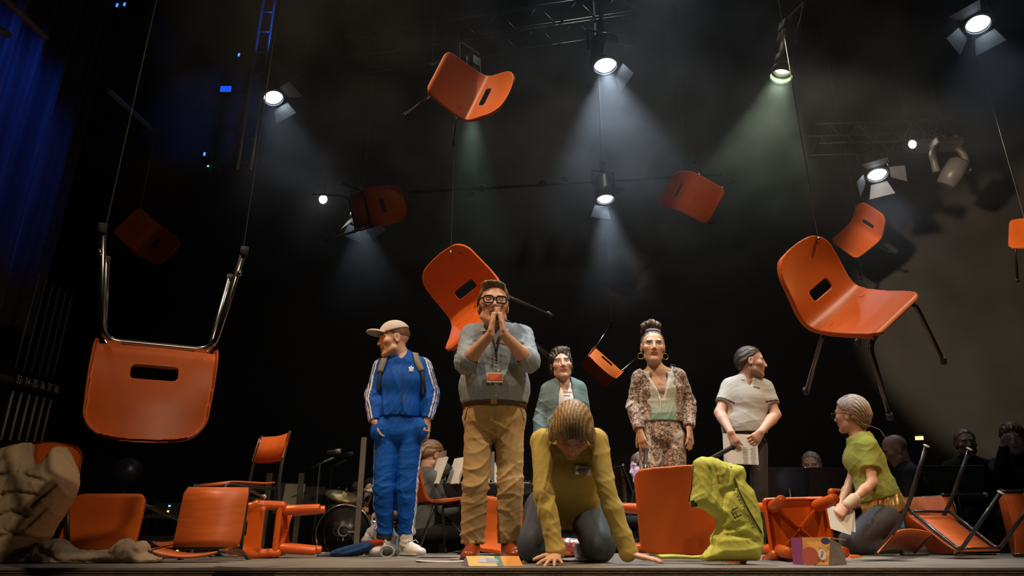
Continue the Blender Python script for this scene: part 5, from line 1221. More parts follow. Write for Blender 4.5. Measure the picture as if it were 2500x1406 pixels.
# trusses
def truss(label, A, B, h, n, r=.018, m=None):
    A = np.asarray(A, float); B = np.asarray(B, float); m = m or mat('truss_tube', (.16, .15, .14), .45, .6); t = thing('lighting_truss', label, 'truss', A, group='lighting trusses'); z = np.array([0, 0, h]); y = np.array([0, h, 0])
    for f in (.08, .92): q = lerp(A, B, f) + z; MB().tube([q, (q[0], q[1], 8.15)], .006, 6).build('drop_cable', BLACK, t, True, A)
    for o in (0 * z, z, y, y + z): MB().tube([A + o, B + o], r, 8).build('chord', m, t, True, A)
    for i in range(n):
        a = lerp(A, B, i / n); b = lerp(A, B, (i + .5) / n); c = lerp(A, B, (i + 1) / n)
        for o in (0 * y, y): MB().tube([a + o, b + z + o], r * .6, 6).build('brace', m, t, True, A); MB().tube([b + z + o, c + o], r * .6, 6).build('brace', m, t, True, A)
truss('lighting truss with diagonal braces above the right lanterns', W(2000, 352, 7.9), W(2345, 338, 7.6), .30, 5)
truss('faint lighting truss crossing the top of the picture', W(690, 160, 6.6), W(1560, 36, 6.2), .32, 9, .02, mat('dark_truss_tube', (.06, .06, .06), .4, .6))
t = thing('lighting_bar', 'dark lighting bar with small lamps behind the beams', 'bar', W(1000, 470, 8.8))
b0 = W(1000, 470, 8.8); b1 = W(1760, 425, 8.8); MB().tube([b0, b1], .022, 8).build('pipe', BLACK, t, True, b0)
for f in (.1, .9): q = lerp(b0, b1, f); MB().tube([q, (q[0], q[1], 8.15)], .005, 6).build('drop_cable', BLACK, t, True, b0)
for px, py in ((1150, 466), (1176, 452), (1325, 440), (1380, 430)):
    c = W(px, py, 8.75); R = plate_R((0, -1, -.6)); MB().lathe([(0, -.2), (.05, -.19), (.055, .02), (.05, .02), (.045, -.02), (0, -.03)], 16, c - [0, 0, .05], R).build('par_lamp', SILVER, t, True, b0)
# left gallery rails, blue-lit ladder, small panels
t = thing('gallery_batten', 'two dull grey battens along the left gallery', 'batten', W(265, 222, 6.2)); b0 = W(265, 222, 6.2)
BAT = mat('dull_batten', (.30, .28, .25), .6)
for a, b in (((265, 222, 6.2), (390, 332, 7.35)), ((8, -6, 4.6), (112, 92, 5.15)), ((-30, 58, 4.7), (22, 86, 4.9))): MB().tube([W(*a), W(*b)], .03, 10).build('batten', BAT, t, True, b0)
t = thing('side_ladder', 'vertical side ladder catching blue light', 'ladder', W(590, 345, 7.4)); b0 = W(590, 345, 7.4)
LAD = mat('ladder_steel', (.35, .36, .4), .4, .5)
for dx in (0, .16): MB().tube([b0 + [dx, 0, -.4], b0 + [dx, 0, 4.2]], .022, 8).build('rail', LAD, t, True, b0)
for i in range(13): MB().tube([b0 + [0, 0, -.3 + i * .33], b0 + [.16, 0, -.3 + i * .33]], .014, 8).build('rung', LAD, t, True, b0)
spot('blue_ladder_lantern', (-2.2, 5.6, 6.6), tuple(b0 + [0, 0, 1.8]), 160, (.02, .14, 1.0), 26, .8, .05)
c = W(553, 220, 9.41); t = thing('blue_light_patch', 'small glowing panel added for a patch of reflected blue light', 'panel', c)  # glowing panel stands in for blue light reflected here
MB().box((0, 0, 0), (.24, .06, .17)).build('case', BLACK, t); MB().box((0, -.032, 0), (.18, .004, .11)).build('screen', mat('blue_patch_glow', (.0, .02, .1), .5, emit=(.01, .10, 1.0), estr=1.0), t)
c = W(524, 408, 9.40); t = thing('wall_junction_box', 'small grey wall box with a green pilot light', 'box', c)
MB().box((0, 0, 0), (.20, .08, .07)).box((-.07, 0, -.07), (.05, .06, .09)).box((.06, 0, -.07), (.08, .06, .09)).build('case', plain('drab_box', (.13, .12, .10)), t)
MB().lathe([(.012, 0), (.008, .008), (0, .01)], 10, (-.085, -.045, -.005), plate_R((0, -1, 0))).build('pilot_light', mat('green_led', (0, .1, .02), .5, emit=(.1, 1, .35), estr=6), t)
for i, (px, py, dd) in enumerate(((287, 14, 0), (305, 12, 0), (362, 6, 0), (584, 135, 9.38), (500, 377, 9.38))):
    o = thing('pilot_lamp', ['tiny blue pilot lamp at the top edge, left one of the pair', 'tiny blue pilot lamp at the top edge, right one of the pair', 'tiny blue pilot lamp alone at the top edge', 'tiny blue pilot lamp beside the blue-lit ladder', 'tiny blue pilot lamp above the grey wall box'][i], 'lamp', W(px, py, dd) if dd else on_left(px, py), group='tiny blue pilot lamps')
    MB().box((0, .03, 0), (.07, .08, .11)).build('case', BLACK, o); MB().box((0, -.012, 0), (.03, .012, .06)).build('light', mat('blue_led', (0, .02, .1), .5, emit=(.03, .16, 1), estr=3.0), o)
# counterweight rack with numbered lines at left
A0 = W(50, 932, 6.1); B0 = W(122, 950, 6.75); t = thing('rope_rack', 'rack of numbered counterweight lines on the left wall', 'rack', A0)
ROD = mat('pale_rod', (.30, .28, .25), .5); NUM = plain('number_white', (.62, .60, .56))
dirv = unit(B0 - A0); Rn = np.stack([dirv, np.array([0, 0, 1.]), np.cross(dirv, (0, 0, 1))], 1)
MB().tube([A0 - dirv * .9 - [0, 0, .02], B0 + dirv * .1 - [0, 0, .02]], .05, 8).build('rail', BLACK, t, True, A0)
for i, nm in enumerate(('33', '34', '35', '36', '37', '38')):
    p = lerp(A0, B0, (i - 1) / 4); o = MB().box(p + Rn[:, 2] * .05, (.13, .085, .008), Rn).build('number_plate', BLACK, t, False, A0)
    text_mesh('number', nm, .10, NUM, o, p - A0 + Rn[:, 2] * .056, Rn)
    q = p - [0, 0, .10]; MB().tube([q + Rn[:, 2] * .03, q + Rn[:, 2] * .03 - [0, 0, .42]], .011, 8).build('rod', ROD, t, True, A0)
    MB().tube([q - [0, 0, .55], q - [0, 0, 1.2]], .009, 8).build('rod', ROD, t, True, A0)
    MB().tube([p + [0, 0, .1], p + [0, 0, 1.0]], .008, 8).build('rope', plain('dark_rope', (.12, .11, .10)), t, True, A0)
p = lerp(A0, B0, .5) - [0, 0, .62]; MB().tube([p, p + dirv * .40], .010, 8).build('crossbar', ROD, t, True, A0)
spot('gallery_work_light', (-3.6, 4.6, 3.2), tuple(A0 - [0, 0, .3]), 9, (1, .85, .68), 34, .9, .05)

# ================================================================ CLOTHES, BAGS AND PAPERS
def poly_sd(px, pz, poly):
    P = np.asarray(poly, float); d = np.full(px.shape, 9.0); ins = np.zeros(px.shape, bool)
    for i in range(len(P)):
        a = P[i]; b = P[(i + 1) % len(P)]; e = b - a; t = np.clip(((px - a[0]) * e[0] + (pz - a[1]) * e[1]) / (e @ e + 1e-12), 0, 1)
        d = np.minimum(d, np.hypot(px - a[0] - t * e[0], pz - a[1] - t * e[1])); c = ((a[1] > pz) != (b[1] > pz)) & (px < e[0] * (pz - a[1]) / (e[1] if abs(e[1]) > 1e-12 else 1e-12) + a[0]); ins ^= c
    return np.where(ins, -d, d)
def puffy(name, poly, D, th, m, parent, base, col, rad=.06, creases=(), noise=None, step=.006, bend=None, flatback=.6):
    """soft cloth body with its own depth: outline at stage depth D, thickness th, creases (px,py,px,py,width,depth)"""
    P = np.array([W(x, y, D)[[0, 2]] for x, y in poly]); lo = P.min(0) - .03; hi = P.max(0) + .03
    xs = np.arange(lo[0], hi[0], step, dtype=np.float32); zs = np.arange(max(lo[1], -.02), hi[1], step, dtype=np.float32); X, Z = np.meshgrid(xs, zs, indexing='ij')
    sd = poly_sd(X, Z, P); T = th * np.sqrt(np.clip(-sd / rad, 0, 1) * (2 - np.clip(-sd / rad, 0, 1)))
    Tf = T.copy()
    for x0, y0, x1, y1, w, dp in creases:
        a = W(x0, y0, D)[[0, 2]]; b = W(x1, y1, D)[[0, 2]]; e = b - a; t = np.clip(((X - a[0]) * e[0] + (Z - a[1]) * e[1]) / (e @ e), 0, 1); q = np.hypot(X - a[0] - t * e[0], Z - a[1] - t * e[1]); Tf -= dp * np.exp(-(q / w) ** 2) * np.sin(math.pi * np.clip(t, .06, .94)) ** .4
    yc = D + (bend(X, Z) if bend else 0)
    ys = np.arange(D - th * 1.5 - .05, D + th * flatback * 1.4 + .05, step, dtype=np.float32) if not bend else np.arange(float(np.min(yc)) - th * 1.5 - .05, float(np.max(yc)) + th * 1.2 + .05, step, dtype=np.float32)
    yc = np.broadcast_to(np.asarray(yc), X.shape)
    Fv = np.maximum((yc - Tf)[:, None, :] - ys[None, :, None], ys[None, :, None] - (yc + T * flatback)[:, None, :]); Fv = np.maximum(Fv, sd[:, None, :] * .8 + .003).astype(np.float32)
    V, Q = surfnets(Fv, xs, ys, zs); V = smooth_pass(V, Q, 2); N = vnormals(V, Q)
    if noise is not None: V = V + N * noise(V, N)[:, None]; V[:, 2] = np.maximum(V[:, 2], .002) if D < 5.8 else V[:, 2]; N = vnormals(V, Q)
    C = col(V, N) if callable(col) else np.tile(np.asarray(col, float), (len(V), 1))
    return raw_mesh(name, V, Q, m, parent, base, C), V, N
# lime jacket
D = 3.52; base = np.array([W(1780, 1365, D)[0], D, 0]); t = thing('rain_jacket', 'lime yellow jacket draped over the fallen orange chair', 'jacket', base); LIMEC = rgb('#c4c65e')
poly = [(1690, 1126), (1703, 1116), (1735, 1113), (1762, 1126), (1792, 1133), (1814, 1138), (1820, 1158), (1817, 1176), (1838, 1198), (1850, 1236), (1860, 1290), (1862, 1330), (1852, 1371), (1712, 1370), (1709, 1357), (1734, 1328), (1732, 1312), (1746, 1290), (1746, 1268), (1718, 1246), (1683, 1233), (1681, 1226), (1690, 1190)]
cr = [(1735, 1130, 1752, 1235, .018, .020), (1770, 1140, 1745, 1270, .016, .018), (1808, 1150, 1760, 1215, .015, .014), (1725, 1150, 1728, 1220, .012, .014), (1752, 1296, 1800, 1282, .012, .022), (1750, 1306, 1812, 1308, .010, .018), (1755, 1260, 1775, 1300, .010, .014), (1770, 1290, 1850, 1330, .016, .012), (1760, 1265, 1735, 1330, .012, .020), (1712, 1250, 1745, 1262, .010, .012), (1765, 1205, 1790, 1190, .010, .010)]
ja, JV, JN = puffy('body_panel', poly, D, .085, NYLON, t, base, LIMEC, .055, cr, folds(.0055, 30, 14, base=.8))
surf_strip('piping', JV, JN, [(1785, 1138), (1788, 1165), (1797, 1190), (1808, 1210), (1822, 1237), (1836, 1262), (1850, 1287), (1860, 1300)], .006, plain('dark_piping', (.05, .05, .02)), ja, base, .004, .002)
surf_strip('hem_piping', JV, JN, [(1692, 1135), (1691, 1160), (1690, 1185), (1686, 1205), (1682, 1225)], .006, plain('dark_piping', (.05, .05, .02)), ja, base, .004, .002)
p, n = on_surf(JV, JN, 1694, 1228, .004); MB().box(p, (.030, .030, .003), plate_R((0, -1, 0), (-.15, 0, 1))).build('hook_patch', plain('black_patch', (.012, .012, .013)), ja, False, base)
INK = plain('olive_ink', (.06, .05, .015))
p, n = on_surf(JV, JN, 1806, 1240, .006); a, b = W(1826, 1275, p[1]), W(1791, 1207, p[1]); Rt = plate_R((0, -1, 0)); x = unit((b - a) * [1, 0, 1]); Rt = np.stack([x, np.cross((0, -1, 0), x), np.array([0, -1., 0])], 1)
text_mesh('lettering', 'FASHION TRACK', .026, INK, ja, p - base + np.array([.012, -.014, 0]), Rt)
p2, n2 = on_surf(JV, JN, 1797, 1253, .006); mb = MB()
for x0, y0, w_, h_ in ((-.026, .0, .006, .040), (-.011, .017, .034, .006), (-.015, .001, .018, .005), (.010, -.003, .006, .034)): mb.box(p2 + Rt @ np.array([x0 + .008, y0, .004]) + np.array([0, -.012, 0]), (w_, h_, .001), Rt)
mb.build('logo', INK, ja, False, base)
puffy('sleeve_on_floor', [(1600, 1352), (1640, 1350), (1690, 1354), (1720, 1352), (1722, 1367), (1605, 1367)], 3.62, .05, NYLON, t, base, LIMEC, .03, (), folds(.003, 24, 3))
# beige puffer coat
D = 3.72; base = np.array([W(60, 1370, D)[0], D, 0]); t = thing('puffer_coat', 'beige quilted puffer coat hung over the chair at far left', 'coat', base); BEI = rgb('#bfa988')
poly = [(-60, 1120), (0, 1097), (45, 1088), (80, 1078), (74, 1112), (80, 1132), (96, 1140), (115, 1132), (135, 1112), (152, 1086), (170, 1108), (186, 1150), (190, 1180), (180, 1210), (160, 1245), (130, 1290), (120, 1312), (85, 1340), (30, 1374), (-60, 1380)]
cr = [(-40, 1180, 75, 1160, .010, .030), (-40, 1225, 88, 1205, .010, .030), (-40, 1275, 90, 1250, .010, .030), (-40, 1330, 88, 1300, .010, .028), (75, 1130, 75, 1160, .006, .02), (70, 1158, 20, 1260, .007, .020), (80, 1160, 150, 1180, .009, .025), (75, 1205, 140, 1215, .009, .025), (70, 1250, 115, 1265, .009, .024), (60, 1295, 95, 1310, .009, .02), (180, 1175, 120, 1240, .008, .022), (150, 1235, 92, 1300, .008, .022), (20, 1120, 5, 1180, .007, .014), (50, 1110, 30, 1160, .006, .012)]
puffy('coat_body', poly, D, .15, NYLON, t, base, BEI, .09, cr, folds(.006, 20, 5, base=.7))
# beige coat crumpled on the floor
D = 3.72; base = np.array([W(220, 1384, D)[0], D, 0]); t = thing('crumpled_coat', 'crumpled beige trench coat on the floor before the tipped chair', 'coat', base); TRE = rgb('#9d8a74')
poly = [(-40, 1362), (20, 1352), (90, 1345), (110, 1320), (150, 1312), (190, 1340), (240, 1342), (280, 1338), (300, 1315), (318, 1312), (330, 1325), (350, 1318), (362, 1330), (365, 1345), (400, 1362), (395, 1372), (360, 1386), (-40, 1388)]
cr = [(110, 1330, 170, 1370, .010, .022), (150, 1318, 140, 1375, .010, .020), (190, 1345, 300, 1352, .008, .018), (300, 1320, 300, 1360, .007, .022), (330, 1330, 320, 1365, .008, .022), (60, 1355, 120, 1375, .010, .016), (200, 1370, 340, 1368, .008, .016), (345, 1340, 370, 1365, .008, .014)]
puffy('cloth', poly, D, .10, CLOTH, t, base, TRE, .05, cr, folds(.009, 22, 6, base=.8), step=.0055)
# jersey, bags behind the tracksuit man
D = 4.85; base = np.array([W(850, 1360, D)[0], D, 0]); t = thing('football_shirt', 'blue and red shirt crumpled on the floor beside white shoes', 'shirt', base)
puffy('blue_cloth', [(806, 1345), (830, 1336), (870, 1326), (900, 1320), (916, 1326), (905, 1345), (880, 1358), (830, 1362), (812, 1360)], D, .07, CLOTH, t, base, rgb('#27436f'), .04, [(830, 1350, 900, 1330, .01, .015)], folds(.006, 24, 2, base=.8))
puffy('red_cloth', [(868, 1322), (905, 1316), (935, 1316), (938, 1328), (915, 1345), (885, 1356), (900, 1338), (905, 1328)], D + .06, .06, CLOTH, t, base, rgb('#a02a1a'), .03, (), folds(.005, 24, 3, base=.8))
puffy('grey_cloth', [(770, 1352), (790, 1347), (815, 1346), (822, 1362), (775, 1361)], D + .03, .05, CLOTH, t, base, rgb('#7b7f8a'), .03, (), folds(.005, 24, 4, base=.8))
D = 5.1; base = np.array([W(925, 1355, D)[0], D, 0]); t = thing('plastic_bag', 'white plastic carrier bag behind the tracksuit man', 'bag', base)
puffy('bag_body', [(882, 1318), (900, 1290), (918, 1272), (925, 1268), (934, 1285), (955, 1280), (975, 1310), (972, 1352), (890, 1354)], D, .09, mat('plastic_film', rough=.35, attr=True, var=.05, bump=.2, bscale=30), t, base, (.42, .44, .52), .05, [(900, 1300, 930, 1340, .01, .02)], folds(.008, 22, 3, base=1))
torus(MB(), W(920, 1274, D), frame((.5, -1, 0)), .035, .006, 20, .055).build('handle', plain('film_white', (.45, .47, .55)), t, True, base)
D = 4.9; base = np.array([W(955, 1352, D)[0], D, 0]); t = thing('grey_holdall', 'grey cloth bag with a round strap at the tracksuit man\'s feet', 'bag', base)
puffy('bag_body', [(935, 1335), (960, 1326), (975, 1340), (973, 1358), (940, 1360)], D, .06, CLOTH, t, base, (.12, .115, .11), .03, (), folds(.005, 20, 3)); torus(MB(), W(945, 1347, 4.8), frame((.1, -1, 0)), .045, .007, 22, .034).build('strap', plain('pale_strap', (.38, .36, .33)), t, True, base)
D = 4.75; base = np.array([W(1395, 1358, D)[0], D, 0]); t = thing('foil_bag', 'crumpled silver and pink bag between the kneeling woman\'s knees', 'bag', base)
puffy('bag_body', [(1372, 1318), (1395, 1308), (1412, 1315), (1425, 1335), (1420, 1362), (1380, 1364), (1372, 1345)], D, .08, mat('foil', rough=.25, metal=.5, attr=True, var=.2, vscale=40), t, base, lambda V, N: np.where((V[:, 2] < .09)[:, None], np.array((.45, .16, .16)), np.array((.42, .42, .46))), .04, (), folds(.012, 26, 3, base=1))
D = 5.62; base = np.array([W(2212, 1300, D)[0], D, 0]); t = thing('carrier_bag', 'pale blue bag behind the kneeling woman in green', 'bag', base)
puffy('bag_body', [(2192, 1285), (2205, 1266), (2222, 1270), (2232, 1295), (2230, 1350), (2195, 1350)], D, .07, CLOTH, t, base, lambda V, N: np.where((V[:, 2] > .27)[:, None], np.array((.55, .58, .6)), np.array((.12, .28, .42))), .04, (), folds(.006, 20, 8))

def floor_sheet(name, label, px, py, w, d, rz, m, tilt=0.0, cat='paper', h=.002, curl=.006):
    Dd = CAMH / math.tan(math.atan((py - 703) / F_PX) - TH); x = W(px, py, Dd)[0]; n = 6; V = []; Fc = []
    for i in range(n + 1):
        u = -w / 2 + w * i / n; z = h + curl * (2 * u / w) ** 2 + tilt * (u + w / 2)
        for yy, dz in ((-d / 2, 0), (d / 2, 0), (d / 2, -.0012), (-d / 2, -.0012)): V.append((u, yy, z + dz))
    for i in range(n):
        for k in range(4): Fc.append((i * 4 + k, i * 4 + (k + 1) % 4, i * 4 + 4 + (k + 1) % 4, i * 4 + 4 + k))
    Fc += [(0, 1, 2, 3), (n * 4 + 3, n * 4 + 2, n * 4 + 1, n * 4)]
    o = mesh(name, V, Fc, m); o.location = (x, Dd, 0); o.rotation_euler = (0, 0, rz); return tag(o, label, cat)
floor_sheet('flyer', 'white flyer lying left of the brown shoes', 1085, 1371, .30, .2, .15, WHITE)
floor_sheet('flyer', 'pink flyer curling up beside the white shoe', 1070, 1361, .26, .2, -.1, plain('pink_flyer', (.5, .25, .25)), .12)
floor_sheet('flyer', 'small pink and white flyer at the toe of the brown shoe', 1128, 1367, .14, .14, .3, plain('pale_pink_flyer', (.6, .42, .42)), .10)
floor_sheet('flyer', 'pale flyer lying between the brown shoes', 1200, 1362, .22, .2, .05, plain('pale_flyer', (.5, .5, .46)), .03)
floor_sheet('flyer', 'dark folded sheet on the floor in front of the upturned chair', 2160, 1369, .30, .14, .1, plain('dark_flyer', (.05, .04, .035)), .03)
floor_sheet('flyer', 'thin purple card at the stage edge at left', 602, 1387.2, .26, .05, 0, plain('purple_card', (.22, .05, .10)))
floor_sheet('flyer', 'white sheet under the kneeling woman in yellow', 1400, 1368, .2, .2, .2, WHITE)
# folded yellow leaflet standing like a tent
base = np.array([W(1208, 1383, 3.27)[0], 3.27, 0]); t = thing('folded_leaflet', 'yellow, green and orange leaflet folded like a tent at the front', 'leaflet', base); x0 = -.115
def tent(a, b, name, m): MB().add([(a, 0, .002), (b, 0, .002), (b - .018, .07, .042), (a - .018, .07, .042), (a, .002, 0), (b, .002, 0), (b - .018, .072, .040), (a - .018, .072, .040)], [(0, 1, 2, 3), (7, 6, 5, 4), (0, 4, 5, 1), (1, 5, 6, 2), (2, 6, 7, 3), (3, 7, 4, 0)]).build(name, m, t)
tent(x0, -.045, 'yellow_panel', plain('leaflet_yellow', (.62, .42, .10))); tent(-.045, .012, 'yellow_panel', plain('leaflet_yellow2', (.60, .45, .16))); tent(.012, .04, 'green_panel', plain('leaflet_green', (.08, .20, .10))); tent(.04, .125, 'orange_panel', plain('leaflet_orange', (.62, .26, .04)))
MB().add([(-.155, .07, .0), (x0 - .0, .002, .002), (x0 - .018, .07, .042), (-.150, .072, .0), (x0, .004, .002), (x0 - .018, .072, .042)], [(0, 1, 2), (5, 4, 3), (0, 3, 4, 1), (1, 4, 5, 2), (2, 5, 3, 0)]).build('end_panel', plain('leaflet_mauve', (.24, .2, .26)), t)
mb = MB(); nn = np.array([0, -.5, .87]); f = lambda u, v: np.array([u - .018 * v, .07 * v, .002 + .04 * v]) + nn * .0015
for u, l in ((0, .06), (.01, .045)): pass
for i, (v, l) in enumerate(((.35, .05), (.5, .055), (.62, .05), (.75, .035))): mb.add([f(-.03, v - .05), f(-.03 + l, v - .05), f(-.03 + l, v + .04), f(-.03, v + .04)], [(0, 1, 2, 3)])
mb.add([f(-.065, .35), f(-.025, .3), f(-.025, .8), f(-.065, .65)], [(0, 1, 2, 3)]); mb.build('hand_print', plain('pale_blue_print', (.42, .46, .55)), t)
# purple and orange carton
a = W(1926, 1368, 3.55); b = W(2012, 1377, 3.38); base = np.array([a[0], 3.5, 0]); t = thing('carton', 'purple and orange food carton lying open on the stage', 'carton', base)
PUR = plain('carton_purple', (.26, .05, .17)); ORG = plain('carton_orange', (.60, .27, .05)); BRN = plain('carton_inside', (.22, .17, .14))
P0 = np.array([W(1926, 1369, 3.55)[0], 3.50, .002]); P1 = np.array([W(1957, 1374, 3.45)[0], 3.42, .002]); P2 = np.array([W(2018, 1377, 3.4)[0], 3.38, .002]); hh = np.array([.012, .015, .118]); wv = np.array([.05, .10, 0])
def quad(name, A, B, C, Dq, m): n = unit(np.cross(B - A, C - A)) * .0018; return MB().add([A - n, B - n, C - n, Dq - n, A + n, B + n, C + n, Dq + n], [(3, 2, 1, 0), (4, 5, 6, 7), (0, 1, 5, 4), (1, 2, 6, 5), (2, 3, 7, 6), (3, 0, 4, 7)]).build(name, m, t, False, base)
quad('purple_side', P0, P1, P1 + hh, P0 + hh, PUR); fr = quad('orange_side', P1, P2, P2 + hh * 1.02 + [.03, .02, 0], P1 + hh, ORG); quad('back_side', P0 + wv, P2 + wv, P2 + wv + hh, P0 + wv + hh, BRN); quad('top_flap', P1 + hh, P2 + hh + [.03, .02, 0], P2 + hh + wv + [.10, .02, -.01], P1 + hh + wv, ORG)
quad('side_flap', P2 + [.0, .004, 0], P2 + wv + [.08, 0, .0], P2 + wv + hh * .75 + [.06, 0, 0], P2 + hh * .98 + [.025, .02, 0], BRN)
ex = unit(P2 - P1); ez = unit(hh - ex * (hh @ ex)); ny = np.cross(ex, ez); Rf = np.stack([ex, ez, ny if ny[1] < 0 else -ny], 1); o_ = P1 + Rf[:, 2] * .003
def disc(name, u, v, r, m, z=.0, k=20, ry=None): MB().prism([(r * math.cos(q), (ry or r) * math.sin(q)) for q in np.linspace(0, 2 * math.pi, k + 1)[:-1]], 0, .0008, lambda p: o_ + Rf @ (p + np.array([u, v, z]))).build(name, m, fr, False, base)
W_ = np.linalg.norm(P2 - P1)
disc('red_print', W_ * .30, .038, .036, plain('carton_red', (.38, .07, .04)), ry=.04); disc('navy_print', W_ * 1.02, .104, .020, plain('carton_navy', (.03, .03, .09)), ry=.015)
MB().prism([((.024 if i % 2 else .019) * math.cos(q) * .8, (.024 if i % 2 else .019) * math.sin(q) * 1.15) for i, q in enumerate(np.linspace(0, 2 * math.pi, 25)[:-1])], 0, .0008, lambda p: o_ + Rf @ (p + np.array([W_ * .80, .045, .0012]))).build('burst_print', plain('carton_white', (.6, .57, .5)), fr, False, base)
ca, sa = math.cos(1.25), math.sin(1.25); text_mesh('carton_text', 'FIRED', .013, plain('carton_ink', (.14, .02, .02)), fr, o_ - base + Rf @ np.array([W_ * .80, .045, .0024]), Rf @ np.array([[ca, -sa, 0], [sa, ca, 0], [0, 0, 1]]), .0003)
# ================================================================ BAND EQUIPMENT (upstage floor, 0.3 m lower)
ZF = -.30
def music_stand(label, px, py, D, face=(0, 1, .35), w=.46, h=.34, sheet=None, slit=False):
    c = W(px, py, D); base = np.array([c[0], c[1], ZF]); t = thing('music_stand', label, 'music stand', base); R = plate_R(face)
    dk = MB().box(c, (w, h, .006), R).box(c + R @ np.array([0, -h / 2, .02]), (w, .006, .05), R).build('desk', mat('satin_black_metal', (.015, .015, .016), .45), t, False, base)
    b = c - R[:, 2] * .02; MB().tube([b, np.array([b[0], b[1] + .02, ZF + .15])], .011, 8).build('post', BLKTUBE, t, True, base)
    for k in range(3):
        a = 2 * math.pi * k / 3 + .5; MB().tube([(b[0], b[1] + .02, ZF + .22), (b[0] + .24 * math.cos(a), b[1] + .02 + .24 * math.sin(a), ZF + .01)], .008, 6).build('leg', BLKTUBE, t, True, base)
    if sheet: MB().box(c + R @ np.array([0, .0, .008]), (w * .62, h * .92, .002), R).build('sheet_music', plain(*sheet), t, False, base)
    return t
music_stand('black music stand in front of the saxophone player', 1925, 1190, 6.1); music_stand('large black music stand left of the kneeling woman in green', 2030, 1192, 6.0, (-.3, 1, .3), .46, .34)
music_stand('black music stand before the grey-haired musician', 2330, 1178, 5.95, (.15, 1, .5), .46, .30)
music_stand('music stand with cream sheet lit behind the drum screen', 716, 1218, 6.6, (0, -1, .25), .30, .30, ('cream_sheet', (.62, .52, .36)))
music_stand('music stand with white page behind the pianist', 1195, 1160, 6.95, (-.35, -1, .4), .34, .28, ('lit_page', (.7, .68, .62)))
# stand light
c = W(2243, 1068, 6.2); base = np.array([c[0], c[1], ZF]); t = thing('stand_light', 'small glowing warm lamp on a thin stand behind the upturned chair', 'lamp', base); R = plate_R((-.3, -1, -.5))
MB().box(c, (.075, .04, .03), R).build('shade', BLACK, t, False, base); MB().box(c + R[:, 2] * .017, (.065, .032, .004), R).build('light', mat('warm_led', (.3, .2, .1), .5, emit=(1, .55, .22), estr=2.2), t, False, base); MB().tube([c, c + [.05, .05, .03], np.array([c[0] + .08, c[1] + .08, ZF])], .006, 6).build('stem', BLKTUBE, t, True, base)
MB().tube([W(2206, 1140, 6.2), W(2232, 1128, 6.2)], .008, 6).build('arm', CHROME, t, True, base)
# keyboard
c = W(1150, 1196, 6.25); base = np.array([c[0], c[1], ZF]); t = thing('stage_piano', 'black stage piano on crossed legs beside the pianist', 'keyboard', base)
MB().box(c, (1.15, .30, .10)).build('body', mat('piano_black', (.014, .014, .015), .3, coat=.3), t, False, base, .01)
for i in range(30): MB().box(c + np.array([-.50 + i * .0345, .06, .055]), (.032, .15, .02)).build('white_key', plain('ivory_key', (.6, .58, .54)), t, False, base)
for i in range(30):
    if i % 7 not in (2, 6): MB().box(c + np.array([-.483 + i * .0345, .03, .072]), (.016, .09, .018)).build('black_key', BLACK, t, False, base)
for s in (-1, 1): MB().tube([c + np.array([s * .38, 0, -.05]), np.array([c[0] - s * .34, c[1], ZF + .012])], .016, 8).build('leg', BLKTUBE, t, True, base)
for k, (dx, cc) in enumerate(((-.28, (.68, .66, .62)), (-.12, (.65, .63, .60)))): MB().box(c + np.array([dx, -.13, .15]), (.02, .20, .24), np.array(Euler((0, .35, .5 + k * .1)).to_matrix())).build('score_page', plain('score_page', cc), t, False, base)
MB().tube([c + np.array([-.30, -.12, .06]), c + np.array([-.18, -.12, .20])], .035, 10).build('rest', BLACK, t, True, base)
# microphone on boom
a = W(757, 1142, 6.4); b = W(815, 1117, 6.4); base = np.array([a[0], a[1], ZF]); t = thing('microphone_stand', 'boom microphone stand above the drums', 'microphone', base)
MB().tube([a, b], .008, 8).build('boom', CHROME, t, True, base); q = lerp(a, b, .42); MB().tube([q, np.array([q[0], q[1], ZF + .05])], .011, 8).build('post', DARK, t, True, base); MB().lathe([(.14, 0), (.14, .02), (.03, .035)], 20, (q[0], q[1], ZF)).build('foot', BLACK, t, True, base)
m_ = W(812, 1103, 6.4); MB().tube([m_ - [.05, 0, .005], m_ + [.02, 0, 0], m_ + [.025, 0, 0], m_ + [.075, 0, .008]], [.014, .018, .024, .022], 12).build('microphone', mat('microphone_grille', (.35, .33, .3), .4, .6), t, True, base); MB().tube([b, m_], .006, 6).build('clip', BLACK, t, True, base)
# drum kit
def cymbal(label, px, py, D, r, tilt, m):
    c = W(px, py, D); base = np.array([c[0], c[1], ZF]); t = thing('cymbal', label, 'cymbal', base); R = np.array(Euler(tilt).to_matrix())
    MB().lathe([(r, 0), (r * .6, .018), (r * .22, .026), (r * .16, .045), (.01, .052), (.01, .046), (r * .15, .039), (r * .22, .020), (r * .6, .012), (r, -.004)], 36, c, R).build('plate', m, t, True, base)
    MB().lathe([(.012, .05), (.012, .075), (.005, .085)], 10, c, R).build('wing_nut', CHROME, t, True, base); k = c + R @ np.array([0, 0, -.05]); MB().tube([c, k, (k[0] - .06, k[1], k[2] - .14)], .007, 8).tube([(k[0] - .06, k[1], k[2] - .14), (k[0] - .06, k[1], ZF + .2)], .010, 8).build('stand', CHROME, t, True, base)
    for i in range(3): q = 2.1 * i; MB().tube([(k[0] - .06, k[1], ZF + .3), (k[0] - .06 + .22 * math.cos(q), k[1] + .22 * math.sin(q), ZF + .01)], .008, 6).build('leg', CHROME, t, True, base)
BRASS = mat('bronze_cymbal', (.36, .26, .12), .42, .9, var=.2, vscale=30)
cymbal('large bronze cymbal tilted over the drums', 840, 1213, 6.5, .17, (.30, .30, 0), BRASS); cymbal('small cymbal partly hidden by blue trousers', 908, 1199, 6.6, .12, (.15, .1, 0), BRASS)
